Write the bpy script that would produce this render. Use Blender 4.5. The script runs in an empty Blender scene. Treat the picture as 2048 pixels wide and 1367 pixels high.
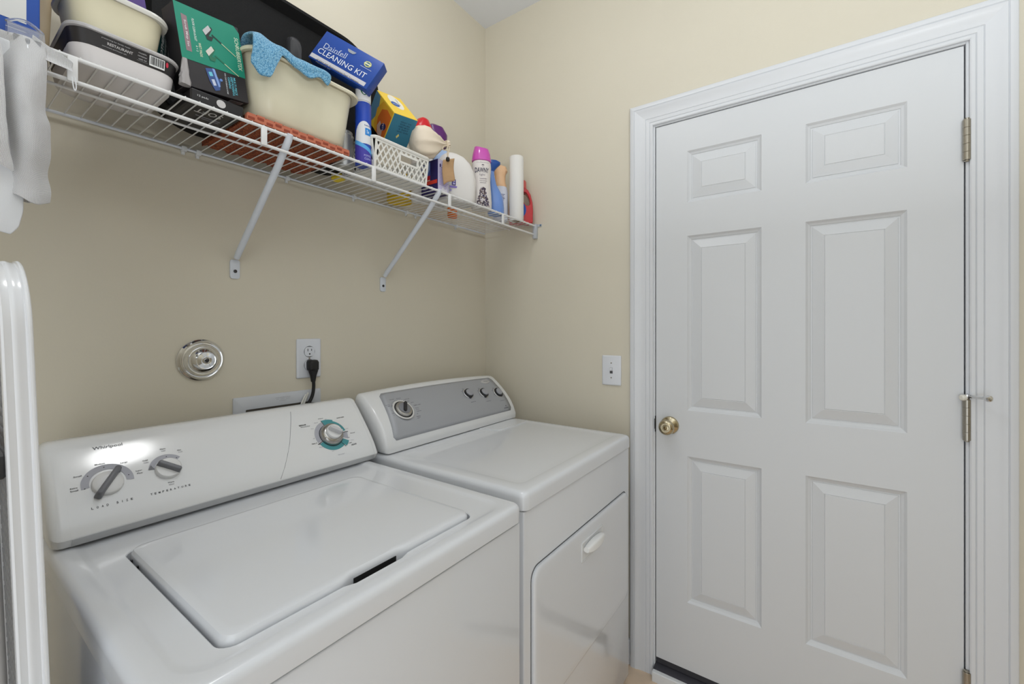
import bpy, bmesh, math, random
from mathutils import Vector, Matrix, noise
random.seed(7)
PI = math.pi
S = bpy.context.scene
C = S.collection
V = Vector

# ------------------------------------------------------------------ camera, world, light, exposure
EYE = 1.33
YAW = math.atan2(611, 862)
cam_d = bpy.data.cameras.new('camera')
cam = bpy.data.objects.new('camera', cam_d); C.objects.link(cam)
cam.location = (0, 0, EYE)
cam.rotation_euler = (PI/2, 0, YAW - PI/2)
cam_d.sensor_width = 36; cam_d.lens = 862/2048*36
cam_d.shift_y = -26.5/2048
cam_d.clip_start = .02
S.camera = cam

world = bpy.data.worlds.new('world'); S.world = world
world.use_nodes = True
world.node_tree.nodes['Background'].inputs[0].default_value = (.90, .955, 1, 1)
world.node_tree.nodes['Background'].inputs[1].default_value = 1.5

LAMP_POS = (.65, .70, 2.82)
LAMP_STRENGTH = 17

def area(name, loc, rot, sx, sy, power, col):
    d = bpy.data.lights.new(name, 'AREA'); d.shape = 'RECTANGLE'; d.size = sx; d.size_y = sy
    d.energy = power; d.color = col
    o = bpy.data.objects.new(name, d); C.objects.link(o); o.location = loc; o.rotation_euler = rot
    return o
area('ceiling_fill', (.15, -.45, 1.65), (PI, 0, 0), .4, .4, 24, (.91, .965, 1))  # added unseen fill, aimed up so the ceiling brightens the room

S.view_settings.view_transform = 'Standard'
S.view_settings.look = 'None'
S.view_settings.gamma = 1
S.view_settings.use_curve_mapping = False
S.view_settings.exposure = 0.2

# ------------------------------------------------------------------ materials
def lin(c):
    return tuple((x/255/12.92 if x/255 <= .04045 else ((x/255+.055)/1.055)**2.4) for x in c)
_m = {}
def mat(name, rgb, rough=.5, metal=0, bump=0, bscale=200, spec=.5, coat=0, var=0, vscale=8, trans=0, sss=0, ior=1.45):
    if name in _m: return _m[name]
    m = bpy.data.materials.new(name); m.use_nodes = True
    nt = m.node_tree; b = nt.nodes['Principled BSDF']
    c = lin(rgb) + (1,)
    b.inputs['Base Color'].default_value = c
    b.inputs['Roughness'].default_value = rough
    b.inputs['Metallic'].default_value = metal
    b.inputs['Specular IOR Level'].default_value = spec
    b.inputs['Coat Weight'].default_value = coat
    b.inputs['Coat Roughness'].default_value = .08
    b.inputs['Transmission Weight'].default_value = trans
    b.inputs['IOR'].default_value = ior
    if sss:
        b.inputs['Subsurface Weight'].default_value = sss
        b.inputs['Subsurface Radius'].default_value = (.01, .01, .008)
    tc = nt.nodes.new('ShaderNodeTexCoord')
    if bump:
        n = nt.nodes.new('ShaderNodeTexNoise'); n.inputs['Scale'].default_value = bscale; n.inputs['Detail'].default_value = 3
        nt.links.new(tc.outputs['Object'], n.inputs['Vector'])
        bp = nt.nodes.new('ShaderNodeBump'); bp.inputs['Strength'].default_value = bump; bp.inputs['Distance'].default_value = .001
        nt.links.new(n.outputs['Fac'], bp.inputs['Height']); nt.links.new(bp.outputs['Normal'], b.inputs['Normal'])
    if var:
        n = nt.nodes.new('ShaderNodeTexNoise'); n.inputs['Scale'].default_value = vscale; n.inputs['Detail'].default_value = 4
        nt.links.new(tc.outputs['Object'], n.inputs['Vector'])
        r = nt.nodes.new('ShaderNodeValToRGB')
        r.color_ramp.elements[0].position = .3; r.color_ramp.elements[1].position = .7
        r.color_ramp.elements[0].color = tuple(x*(1-var) for x in c[:3]) + (1,)
        r.color_ramp.elements[1].color = tuple(min(1, x*(1+var)) for x in c[:3]) + (1,)
        nt.links.new(n.outputs['Fac'], r.inputs['Fac']); nt.links.new(r.outputs['Color'], b.inputs['Base Color'])
    _m[name] = m
    return m
def ink(rgb):
    return mat('ink_%d_%d_%d' % rgb, rgb, .55)

WALL = mat('wall_paint', (213, 206, 189), .5, bump=.22, bscale=260, spec=.3, var=.012, vscale=3)
CEIL = mat('ceiling_paint', (226, 228, 232), .8, bump=.4, bscale=180)
TRIM = mat('trim_paint', (216, 218, 222), .34, bump=.05, bscale=60)
DOOR = mat('door_paint', (213, 215, 218), .36, bump=.06, bscale=50)
ENAMEL = mat('white_enamel', (222, 224, 228), .16, coat=.5)
PLASTIC = mat('white_plastic', (223, 224, 225), .13, coat=.3)
GREYLIP = mat('grey_plastic', (190, 191, 192), .35)
DARK = mat('gap_shade', (22, 22, 23), .7)  # near-black that puts shade into gaps by colour
CHROME = mat('chrome', (225, 226, 228), .07, 1)
NICKEL = mat('satin_nickel', (170, 165, 155), .3, 1)
BRASS = mat('aged_brass', (190, 178, 150), .14, 1)
WIREW = mat('white_vinyl_wire', (226, 226, 226), .35)
WIRECOOL = mat('white_steel', (214, 219, 228), .4)
SILVER = mat('silver_panel', (164, 166, 171), .4, .1)
BLACKP = mat('black_textured_plastic', (13, 13, 14), .62, bump=.6, bscale=330, spec=.22)
CREAM = mat('cream_plastic', (214, 208, 184), .34, var=.03, vscale=12)
CREAM2 = mat('pale_cream_plastic', (214, 207, 180), .4, var=.03, vscale=9)

# ------------------------------------------------------------------ helpers
def tag(o, label=None, cat=None, group=None, kind=None):
    if label: o['label'] = label
    if cat: o['category'] = cat
    if group: o['group'] = group
    if kind: o['kind'] = kind
    return o
def thing(name, label, cat, loc, group=None):
    o = bpy.data.objects.new(name, None); C.objects.link(o); o.location = loc; o.empty_display_size = .05
    return tag(o, label, cat, group)
def base_of(p):
    return V(p.location) if p.parent is None else base_of(p.parent) + V(p.location)
def obj(name, bm, m, parent=None, smooth=True, angle=35, base=None, label=None):
    bmesh.ops.recalc_face_normals(bm, faces=bm.faces)
    off = base_of(parent) if parent else (V(base) if base else V((0, 0, 0)))
    for v in bm.verts: v.co -= off
    me = bpy.data.meshes.new(name); bm.to_mesh(me); bm.free()
    for k in (m if isinstance(m, (list, tuple)) else [m]): me.materials.append(k)
    if smooth:
        for p in me.polygons: p.use_smooth = True
        me.set_sharp_from_angle(angle=math.radians(angle))
    o = bpy.data.objects.new(name, me); C.objects.link(o)
    if parent: o.parent = parent
    else: o.location = off
    if label: o['label'] = label
    return o
def struct(name, bm, m, parent=None, smooth=True, angle=35, base=None):
    o = obj(name, bm, m, parent, smooth, angle, base)
    if not parent: o['kind'] = 'structure'
    return o
def B(): return bmesh.new()
def box(bm, x0, x1, y0, y1, z0, z1, bev=0, seg=2, mi=0, mtx=None):
    r = bmesh.ops.create_cube(bm, size=1)
    vs = r['verts']
    for v in vs:
        v.co = V(((x0+x1)/2 + v.co.x*(x1-x0), (y0+y1)/2 + v.co.y*(y1-y0), (z0+z1)/2 + v.co.z*(z1-z0)))
    fs = set(f for v in vs for f in v.link_faces)
    for f in fs: f.material_index = mi
    if bev:
        es = list(set(e for v in vs for e in v.link_edges))
        q = bmesh.ops.bevel(bm, geom=es, offset=bev, segments=seg, affect='EDGES', profile=.5)
        vs = list(set(v for f in q['faces'] for v in f.verts) | set(v for v in vs if v.is_valid))
        for f in q['faces']: f.material_index = mi
    if mtx is not None:
        for v in vs: v.co = mtx @ v.co
    return bm
def frame(O, ex, ey):
    ex = V(ex).normalized(); n = ex.cross(V(ey)).normalized(); ey = n.cross(ex)
    return Matrix(((ex.x, ey.x, n.x, O[0]), (ex.y, ey.y, n.y, O[1]), (ex.z, ey.z, n.z, O[2]), (0, 0, 0, 1)))
def rr(cx, cy, hx, hy, r, n=5, ns=1):
    r = min(r, hx-1e-5, hy-1e-5); pts = []
    for k, (sx, sy) in enumerate(((1, 1), (-1, 1), (-1, -1), (1, -1))):
        ox, oy = cx+sx*(hx-r), cy+sy*(hy-r)
        arc = [(ox+r*math.cos(PI/2*(k+i/n)), oy+r*math.sin(PI/2*(k+i/n))) for i in range(n+1)]
        if pts and ns > 1:
            a = pts[-1]; b = arc[0]
            pts += [(a[0]+(b[0]-a[0])*i/ns, a[1]+(b[1]-a[1])*i/ns) for i in range(1, ns)]
        pts += arc
    if ns > 1:
        a = pts[-1]; b = pts[0]
        pts += [(a[0]+(b[0]-a[0])*i/ns, a[1]+(b[1]-a[1])*i/ns) for i in range(1, ns)]
    return pts
def loft(bm, rings, cap0=True, cap1=True, closed=True, mis=None, mtx=None):
    vr = [[bm.verts.new(mtx @ V(p) if mtx else V(p)) for p in r] for r in rings]
    n = len(rings[0])
    for i, (a, b) in enumerate(zip(vr, vr[1:])):
        for k in range(n if closed else n-1):
            f = bm.faces.new((a[k], a[(k+1) % n], b[(k+1) % n], b[k]))
            if mis: f.material_index = mis[i]
    if cap0:
        f = bm.faces.new(vr[0][::-1]); f.material_index = mis[0] if mis else 0
    if cap1:
        f = bm.faces.new(vr[-1]); f.material_index = mis[-1] if mis else 0
    return bm
def lathe(bm, prof, mtx, n=32, mis=None, cap0=True, cap1=True):
    rings = [[(max(r, 1e-4)*math.cos(2*PI*k/n), max(r, 1e-4)*math.sin(2*PI*k/n), z) for k in range(n)] for r, z in prof]
    return loft(bm, rings, cap0, cap1, True, mis, mtx)
def at(x, y, z): return Matrix.Translation((x, y, z))
def axis(P, d):
    d = V(d).normalized()
    return Matrix.Translation(P) @ d.to_track_quat('Z', 'Y').to_matrix().to_4x4()
def tube(bm, pts, r, n=8, caps=True):
    pts = [V(p) for p in pts]; rings = []; up = None
    for i, p in enumerate(pts):
        t = (pts[min(i+1, len(pts)-1)] - pts[max(i-1, 0)]).normalized()
        if up is None: up = t.orthogonal().normalized()
        up = (up - t*up.dot(t)).normalized(); w = t.cross(up)
        rad = r[i] if isinstance(r, (list, tuple)) else r
        rings.append([p + (up*math.cos(2*PI*k/n) + w*math.sin(2*PI*k/n))*rad for k in range(n)])
    return loft(bm, rings, caps, caps)
def curve_pts(pts, n=6):
    pts = [V(p) for p in pts]; out = []
    for i in range(len(pts)-1):
        p0 = pts[max(i-1, 0)]; p1 = pts[i]; p2 = pts[i+1]; p3 = pts[min(i+2, len(pts)-1)]
        for k in range(n):
            t = k/n
            out.append(.5*((2*p1)+(-p0+p2)*t+(2*p0-5*p1+4*p2-p3)*t*t+(-p0+3*p1-3*p2+p3)*t**3))
    return out+[pts[-1]]
_dg = None
def text(bm, s, w, h, fmap, mi=0, bold=.012, cx=True):
    """letters in a w x h box, fmap(a, b) puts them on the surface"""
    cu = bpy.data.curves.new('t', 'FONT'); cu.body = s; cu.size = 1; cu.offset = bold; cu.resolution_u = 2
    o = bpy.data.objects.new('t', cu); C.objects.link(o)
    dg = bpy.context.evaluated_depsgraph_get(); dg.update()
    me = bpy.data.meshes.new_from_object(o.evaluated_get(dg))
    bpy.data.objects.remove(o); bpy.data.curves.remove(cu)
    xs = [v.co.x for v in me.vertices]; ys = [v.co.y for v in me.vertices]
    x0, x1, y0, y1 = min(xs), max(xs), min(ys), max(ys)
    vs = [bm.verts.new(fmap((v.co.x-x0)/(x1-x0)*w - (w/2 if cx else 0), (v.co.y-y0)/(y1-y0)*h - (h/2 if cx else 0))) for v in me.vertices]
    for p in me.polygons:
        try:
            f = bm.faces.new([vs[i] for i in p.vertices]); f.material_index = mi
        except ValueError: pass
    bpy.data.meshes.remove(me)
class Print:
    """flat print on a surface: several inks in one mesh"""
    def __init__(s, fmap): s.bm = B(); s.mats = []; s.f = fmap; s.h = 0
    def mi(s, rgb):
        m = ink(tuple(rgb))
        if m not in s.mats: s.mats.append(m)
        return s.mats.index(m)
    def poly(s, pts, rgb, h=.0004):
        f = s.bm.faces.new([s.bm.verts.new(s.f(a, b, h)) for a, b in pts]); f.material_index = s.mi(rgb)
    def rect(s, a0, a1, b0, b1, rgb, h=.0004, n=1):
        for i in range(n):
            p = a0+(a1-a0)*i/n; q = a0+(a1-a0)*(i+1)/n
            s.poly([(p, b0), (q, b0), (q, b1), (p, b1)], rgb, h)
    def oval(s, a, b, ra, rb, rgb, h=.0006, n=20, rot=0):
        s.poly([(a+ra*math.cos(2*PI*k/n)*math.cos(rot)-rb*math.sin(2*PI*k/n)*math.sin(rot),
                 b+ra*math.cos(2*PI*k/n)*math.sin(rot)+rb*math.sin(2*PI*k/n)*math.cos(rot)) for k in range(n)], rgb, h)
    def arc(s, a, b, r0, r1, t0, t1, rgb, h=.0006, n=14):
        for i in range(n):
            u = t0+(t1-t0)*i/n; w = t0+(t1-t0)*(i+1)/n
            s.poly([(a+r0*math.cos(u), b+r0*math.sin(u)), (a+r1*math.cos(u), b+r1*math.sin(u)),
                    (a+r1*math.cos(w), b+r1*math.sin(w)), (a+r0*math.cos(w), b+r0*math.sin(w))], rgb, h)
    def line(s, a0, b0, a1, b1, w, rgb, h=.0006):
        d = V((a1-a0, b1-b0)); n = V((-d.y, d.x)).normalized()*w/2
        s.poly([(a0-n.x, b0-n.y), (a1-n.x, b1-n.y), (a1+n.x, b1+n.y), (a0+n.x, b0+n.y)], rgb, h)
    def text(s, str_, a, b, w, h, rgb, rot=0, hh=.0008, bold=.012):
        c, q = math.cos(rot), math.sin(rot)
        text(s.bm, str_, w, h, lambda x, y: s.f(a+x*c-y*q, b+x*q+y*c, hh), s.mi(rgb), bold)
    def done(s, name, parent):
        return obj(name, s.bm, s.mats, parent, smooth=False)
def flat(O, ex, ey):
    M_ = frame(O, ex, ey)
    return lambda a, b, h=0: M_ @ V((a, b, h))
def cyl(cx, cy, z0, r, a0):
    """map (arc length, height) to a cylinder; a0 is the angle that faces out"""
    return lambda a, b, h=0: V((cx+(r+h)*math.cos(a0+a/r), cy+(r+h)*math.sin(a0+a/r), z0+b))

# ------------------------------------------------------------------ the room
XW, YW, ZC = 1.674, 1.35, 2.822
XL, YF = -.62, -2.2
b = B(); box(b, XL-.1, XW+.12, YF-.1, YW+.1, -.1, -.006)
fl = struct('floor', b, mat('grout', (170, 148, 124), .8), smooth=False)
TILE = []
for k in range(3):
    TILE.append(mat('beige_tile_%d' % k, [(226, 202, 176), (221, 197, 171), (230, 207, 182)][k], .42, bump=.2, bscale=60, var=.09, vscale=14))
tile_me = None
for i in range(7):
    for j in range(9):
        x0 = XW - .002 - (i+1)*.33; y0 = YW - .004 - (j+1)*.33
        if tile_me is None:
            t = B(); box(t, .0015, .3285, .0015, .3285, -.008, 0, .0015, 1)
            to = obj('tile', t, TILE[0], fl); tile_me = to.data
        else:
            to = bpy.data.objects.new('tile', tile_me); C.objects.link(to); to.parent = fl
        to.location = (x0, y0, 0)
        to.material_slots[0].link = 'OBJECT'; to.material_slots[0].material = TILE[(i*5+j*3) % 3]
b = B(); box(b, XL-.1, XW+.12, YF-.1, YW+.1, ZC, ZC+.1); struct('ceiling', b, CEIL, smooth=False)
b = B(); box(b, XL-.1, XW+.12, YW, YW+.1, -.1, ZC); struct('wall_back', b, WALL, smooth=False)
b = B(); box(b, XL-.1, XL, .5, YW, -.1, ZC); box(b, XL-.1, XL, YF-.1, -1.0, -.1, ZC); box(b, XL-.1, XL, -1.0, .5, 2.05, ZC)  # unseen opening put in so world light enters as fill
struct('wall_left', b, WALL, smooth=False)
DY0, DY1, DZ0, DZ1 = -.3264, .5072, .069, 2.1025
b = B()
box(b, XW, XW+.12, DY1+.03, YW+.1, -.1, ZC); box(b, XW, XW+.12, YF-.1, DY0-.03, -.1, ZC)
box(b, XW, XW+.12, DY0-.03, DY1+.03, DZ1+.03, ZC)
struct('wall_right', b, WALL, smooth=False)
b = B(); box(b, XL, XW, YF-.1, YF, -.1, ZC)
struct('wall_front', b, WALL, smooth=False)
for nm, a in (('baseboard_back', (XL, XW, YW-.014, YW-.0005, 0, .1)), ('baseboard_right', (XW-.014, XW-.0005, .606, YW-.015, 0, .1)),
              ('baseboard_front', (XL+.015, XW, YF+.0005, YF+.014, 0, .1)), ('baseboard_left', (XL+.0005, XL+.014, .5, YW-.015, 0, .1))):
    b = B(); box(b, *a, bev=.004); struct(nm, b, TRIM)

# door casing: a moulded profile run up, over and down with mitred corners
PROF = [(0, 0), (0, .009), (.003, .011), (.010, .011), (.0115, .0085), (.0135, .011), (.025, .0118), (.0265, .0095), (.0285, .0118),
        (.040, .0122), (.050, .0135), (.058, .0158), (.064, .0182), (.068, .0190), (.0695, .0160), (.072, .0188), (.082, .0188), (.086, .0172), (.088, .0145), (.088, 0)]
ci_l, ci_r, ci_t = DY1+.0095, DY0-.0095, DZ1+.0085
def casing(name, fn):
    rings = [fn(t) for t in (0, 1)]
    b = B(); loft(b, rings); return struct(name, b, TRIM, angle=22)
casing('trim_1', lambda t: [(XW-h, ci_l+w, (0.0 if t == 0 else ci_t+w)) for w, h in PROF])
casing('trim_2', lambda t: [(XW-h, (ci_l+w if t == 0 else ci_r-w), ci_t+w) for w, h in PROF])
casing('trim_3', lambda t: [(XW-h, ci_r-w, (0.0 if t == 0 else ci_t+w)) for w, h in PROF])
b = B()
j = .0035
for (y0, y1, z0, z1) in ((DY1+j, DY1+.0299, 0, DZ1+.0299), (DY0-.0299, DY0-j, 0, DZ1+.0299), (DY0-j, DY1+j, DZ1+j, DZ1+.0299)):
    box(b, XW-.0005, XW+.119, y0, y1, z0, z1, .0015, 1)
box(b, XW+.040, XW+.055, DY1-.010, DY1+j, 0, DZ1); box(b, XW+.040, XW+.055, DY0-j, DY0+.010, 0, DZ1); box(b, XW+.040, XW+.055, DY0, DY1, DZ1-.012, DZ1+j)
struct('trim_4', b, TRIM)

# the door slab with six raised panels
XD = XW+.002
ys = [DY0, -.2115, .0314, .1542, .3936, DY1]
zs = [DZ0, .3175, .8585, 1.0275, 1.6735, 1.7960, 1.9870, DZ1]
b = B()
def q4(bm, pts): return bm.faces.new([bm.verts.new(p) for p in pts])
for i in range(5):
    for k in range(7):
        if i in (1, 3) and k in (1, 3, 5): continue
        q4(b, [(XD, ys[i], zs[k]), (XD, ys[i+1], zs[k]), (XD, ys[i+1], zs[k+1]), (XD, ys[i], zs[k+1])])
X2 = XD+.035
q4(b, [(X2, DY0, DZ0), (X2, DY1, DZ0), (X2, DY1, DZ1), (X2, DY0, DZ1)])
for p, r in (((DY0, DZ0), (DY1, DZ0)), ((DY1, DZ0), (DY1, DZ1)), ((DY1, DZ1), (DY0, DZ1)), ((DY0, DZ1), (DY0, DZ0))):
    q4(b, [(XD, *p), (XD, *r), (X2, *r), (X2, *p)])
bmesh.ops.remove_doubles(b, verts=b.verts, dist=1e-5)
door = struct('door_1', b, DOOR, smooth=False, base=(XD, DY0, DZ0))
PP = [(0, 0), (.002, .0015), (.006, .0050), (.010, .0068), (.0125, .0078), (.0135, .0095), (.0175, .0095), (.0185, .0080), (.048, .0008), (.0495, .0018), (.051, .0004), (.053, .0004)]
for i in (1, 3):
    for k in (1, 3, 5):
        cy, cz = (ys[i]+ys[i+1])/2, (zs[k]+zs[k+1])/2; hy, hz = (ys[i+1]-ys[i])/2, (zs[k+1]-zs[k])/2
        rings = [[(XD+d*1.25, cy+sy*(hy-w), cz+sz*(hz-w)) for sy, sz in ((-1, -1), (1, -1), (1, 1), (-1, 1))] for w, d in PP]
        b = B(); loft(b, rings, False, True); obj('door_panel', b, DOOR, door, angle=12)
# knob
kb = B(); lathe(kb, [(.033, 0), (.033, .004), (.029, .009), (.016, .012), (.0125, .016), (.0125, .028), (.018, .032), (.0265, .040), (.0285, .048), (.0275, .054), (.022, .060), (.017, .062), (.0165, .0605), (.012, .0605), (.0115, .063), (.006, .064)], axis((XD, .4584-.003, .966), (-1, 0, 0)), 40)
knob = obj('door_knob', kb, BRASS, door, angle=50, label='brass door knob')
kb = B(); lathe(kb, [(.0065, .0), (.0065, .0655), (.004, .067)], axis((XD, .4584-.003, .966), (-1, 0, 0)), 20); obj('lock_button', kb, mat('dark_brass', (120, 104, 74), .3, 1), knob)
b = B(); box(b, XW-.003, XW+.03, DY1+.0002, DY1+.0032, .935, .995); box(b, XW-.0045, XW+.004, DY1+.0006, DY1+.005, .945, .985, .001, 1)
obj('strike_plate', b, mat('dark_bronze', (52, 50, 48), .4, .8), door)
# hinges, the middle one carries a pin stop
for hz, stop in ((1.842, 0), (1.083, 1), (.345, 0)):
    b = B(); HY = DY0-.004; HX = XW-.0065
    for k in range(5):
        lathe(b, [(.0081, 0), (.0085, .0005), (.0085, .0212), (.0081, .0217)], at(HX, HY, hz-.055+k*.022), 14)
    lathe(b, [(.004, 0), (.0055, .002), (.0055, .004)], at(HX, HY, hz-.0595), 12)
    lathe(b, [(.0055, 0), (.0065, .003), (.003, .005)], at(HX, HY, hz+.055), 12)
    box(b, HX, XD+.03, DY0-.0025, DY0-.0005, hz-.052, hz+.052)
    for dz in (.028, -.026): box(b, HX-.001, HX+.006, DY0-.0005, DY0+.0035, hz+dz-.0035, hz+dz+.0035, .001, 1)
    h = obj('hinge', b, NICKEL, door, label='satin nickel hinge')
    if stop:
        b = B(); P = V((HX, HY, hz+.0635))
        lathe(b, [(.0085, 0), (.0085, .006)], at(*P), 14)
        tube(b, curve_pts([P+V((0, 0, .003)), P+V((-.014, -.010, .001)), P+V((-.030, -.022, .001)), P+V((-.040, -.030, .002))]), .0043, 8)
        lathe(b, [(.002, 0), (.007, .002), (.0088, .007), (.0076, .012), (.002, .0155)], axis(P+V((-.037, -.027, .002)), (-.8, -.6, .05)), 14)
        obj('hinge_pin_stop', b, CHROME, h)
        b = B(); lathe(b, [(.003, 0), (.0078, .001), (.0078, .009), (.005, .012)], axis(P+V((-.004, .004, -.003)), (-.6, .8, 0)), 14)
        obj('rubber_bumper', b, mat('off_white_rubber', (225, 222, 212), .6), h)
# door bottom sweep and threshold
b = B(); box(b, XD+.004, XD+.031, DY0+.001, DY1-.001, .046, .0695); obj('door_sweep', b, mat('dark_sweep', (58, 57, 62), .6), door, label='dark grey sweep strip')
th = thing('door_threshold', 'white door sill with dark metal strip at the foot of the panelled door', 'threshold', (1.67, .09, 0))
b = B(); loft(b, [[(1.634, y, 0.0005), (1.634, y, .034), (1.637, y, .037), (1.650, y, .037), (1.650, y, 0.0005)] for y in (DY0-.001, DY1+.003)]); obj('sill_nosing', b, mat('sill_white', (222, 224, 226), .4), th)
b = B(); loft(b, [[(1.6502, y, 0.0005), (1.6502, y, .038), (1.664, y, .0425), (1.70, y, .0440), (1.76, y, .0440), (1.76, y, 0.0005)] for y in (DY0-.001, DY1+.003)]); obj('metal_strip', b, mat('dark_metal_strip', (70, 69, 76), .5, .3), th)

# ceiling lamp: a frosted dome (above the frame)
cl = thing('ceiling_light', 'flush round ceiling lamp with frosted glass dome', 'lamp', LAMP_POS)
b = B(); lathe(b, [(.145, -.002), (.145, -.022), (.136, -.026), (.05, -.026)], at(*LAMP_POS), 40); obj('lamp_pan', b, CHROME, cl)
em = bpy.data.materials.new('lit_glass'); em.use_nodes = True
pb = em.node_tree.nodes['Principled BSDF']; pb.inputs['Emission Color'].default_value = (.98, .99, 1, 1); pb.inputs['Emission Strength'].default_value = LAMP_STRENGTH
b = B(); lathe(b, [(.130, -.027)]+[(.130*math.cos(a), -.03-.085*math.sin(a)) for a in [k*PI/2/9 for k in range(9)]]+[(.012, -.1148)], at(*LAMP_POS), 40, cap0=False); obj('lamp_shade', b, em, cl)
b = B(); lathe(b, [(.002, -.134), (.009, -.130), (.011, -.122), (.008, -.1155), (.005, -.115)], at(*LAMP_POS), 16); obj('finial', b, NICKEL, cl)

# ------------------------------------------------------------------ wall fittings
# light switch
sw = thing('light_switch', 'white toggle light switch plate on the wall left of the door', 'switch', (XW, .686, 1.16))
fs = flat((XW, .686, 1.1605), (0, -1, 0), (0, 0, 1))
b = B(); loft(b, [[fs(a, c, h) for a, c in rr(0, 0, .0405-i, .0605-i, .004, 3)] for i, h in ((0, .0005), (0, .0035), (.0015, .0055), (.004, .0065))]); obj('plate', b, mat('switch_white', (222, 224, 229), .3), sw)
P = Print(fs); P.rect(-.0062, .0062, -.0125, .0125, (196, 197, 200), .0067); P.rect(-.0062, .0062, -.0128, -.0020, (88, 88, 90), .0069); P.done('toggle_slot', sw)
b = B(); box(b, -.0042, .0042, -.001, .0105, .005, .0165, .0012, 2, mtx=frame((XW, .686, 1.1605), (0, -1, 0), (0, 0, 1))); obj('toggle', b, mat('switch_white', (222, 224, 229), .3), sw)
for dz in (.030, -.030):
    b = B(); lathe(b, [(.0028, 0), (.0028, .0012), (.001, .0016)], axis((XW-.0062, .686, 1.1605+dz), (-1, 0, 0)), 12); obj('screw', b, NICKEL, sw)
# outlet
ox, oz = .760, 1.2345
ou = thing('power_outlet', 'white duplex power outlet on the wall above the washing machine', 'outlet', (ox, YW, oz))
fo = flat((ox, YW, oz), (1, 0, 0), (0, 0, 1))
OW = mat('outlet_white', (216, 219, 226), .32)
b = B(); loft(b, [[fo(a, c, h) for a, c in rr(0, 0, .0405-i, .063-i, .004, 3)] for i, h in ((0, .0005), (0, .0035), (.0015, .0055), (.004, .0065))]); obj('plate', b, OW, ou)
for dz in (.0215, -.0215):
    P = Print(fo); P.oval(0, dz, .0186, .0186, (112, 114, 118), .0067, 24)
    P.done('socket_gap', ou)
    b = B(); pts = [(max(-.0165, min(.0165, .0178*math.cos(2*PI*k/28))), dz+max(-.0152, min(.0152, .0178*math.sin(2*PI*k/28)))) for k in range(28)]
    loft(b, [[fo(a, c, h) for a, c in pts] for h in (.0060, .0082)]); so = obj('socket', b, OW, ou)
    P = Print(fo); P.rect(-.0072, -.0050, dz+.001, dz+.0095, (20, 20, 20), .0084); P.rect(.0050, .0072, dz+.002, dz+.0090, (20, 20, 20), .0084); P.oval(0, dz-.0075, .0026, .0026, (20, 20, 20), .0084, 12); P.done('slot', so)
b = B(); lathe(b, [(.0028, .0062), (.0028, .0076), (.001, .008)], axis((ox, YW, oz), (0, -1, 0)), 12); obj('screw', b, NICKEL, ou)
wc = thing('white_hose', 'thin white tube beside the black power cord in front of the wall box', 'tube', (.735, YW-.03, 1.0))
for k in (0, 1):
    b = B(); tube(b, curve_pts([(.7530-.007*k, YW-.0125, 1.124-.004*k), (.7440-.007*k, YW-.0130, 1.106), (.7320-.007*k, YW-.016, 1.080), (.716-.007*k, YW-.022, 1.03), (.70-.007*k, YW-.03, .92)]), .0032, 8); obj('tube', b, mat('white_tubing', (214, 214, 208), .4), wc)
# recessed wall box frame
wb = thing('washer_outlet_box', 'flat grey-white frame of the recessed wall box behind the washing machine', 'wall box', (.669, YW, 1.0))
fw = lambda a, c, h=0: V((a, YW-h, c))
GW = mat('frame_white', (205, 208, 214), .38)
b = B()
rings = [[fw(a, c, h) for a, c in rr((x0+x1)/2, (z0+z1)/2, (x1-x0)/2, (z1-z0)/2, r, 3)] for x0, x1, z0, z1, r, h in
         ((.5375, .8000, .90, 1.1330, .003, .0005), (.5375, .8000, .90, 1.1330, .003, .004), (.539, .7985, .902, 1.1315, .003, .005), (.5700, .7690, .93, 1.0955, .002, .005), (.5705, .7685, .9305, 1.0950, .002, .0012))]
loft(b, rings, False, False); obj('frame', b, GW, wb)
b = B(); q4(b, [fw(.5703, .9303, .0013), fw(.7687, .9303, .0013), fw(.7687, 1.0953, .0013), fw(.5703, 1.0953, .0013)]); obj('recess', b, mat('recess_brown', (92, 86, 78), .8), wb, smooth=False)
P = Print(fw)
P.text('WASHING MACHINE OUTLET BOX', .676, 1.1195, .046, .0028, (178, 180, 186), hh=.0053); P.text('HOT   SUPPLY   COLD', .676, 1.1145, .040, .0026, (178, 180, 186), hh=.0053); P.text('DRAIN', .676, 1.1095, .020, .0026, (178, 180, 186), hh=.0053)
P.done('lettering', wb)
# chrome flange cover
fx, fz = .4600, 1.2465
cv = thing('chrome_wall_cover', 'round stepped chrome cover plate on the wall above the washing machine', 'wall plate', (fx, YW, fz))
b = B(); lathe(b, [(.0545, .0005), (.0555, .003), (.0545, .006), (.049, .011), (.0475, .0135), (.0455, .0125), (.0435, .0130), (.040, .020), (.0375, .0235), (.0355, .0230)], axis((fx, YW, fz), (0, -1, 0)), 48); obj('flange', b, CHROME, cv, angle=25)
b = B(); lathe(b, [(.0355, .0225), (.034, .026), (.0285, .034), (.0245, .037), (.0225, .0385), (.0205, .0375), (.012, .0400), (.0095, .0392), (.0085, .0405), (.0065, .0405), (.005, .0395), (.002, .0410)], axis((fx, YW, fz), (0, -1, 0)), 48); obj('centre_boss', b, CHROME, cv, angle=25)
b = B(); lathe(b, [(.0045, .0392), (.0045, .0418), (.002, .0425)], axis((fx, YW, fz), (0, -1, 0)), 14); obj('screw', b, mat('dark_screw', (70, 70, 72), .35, 1), cv)

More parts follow.
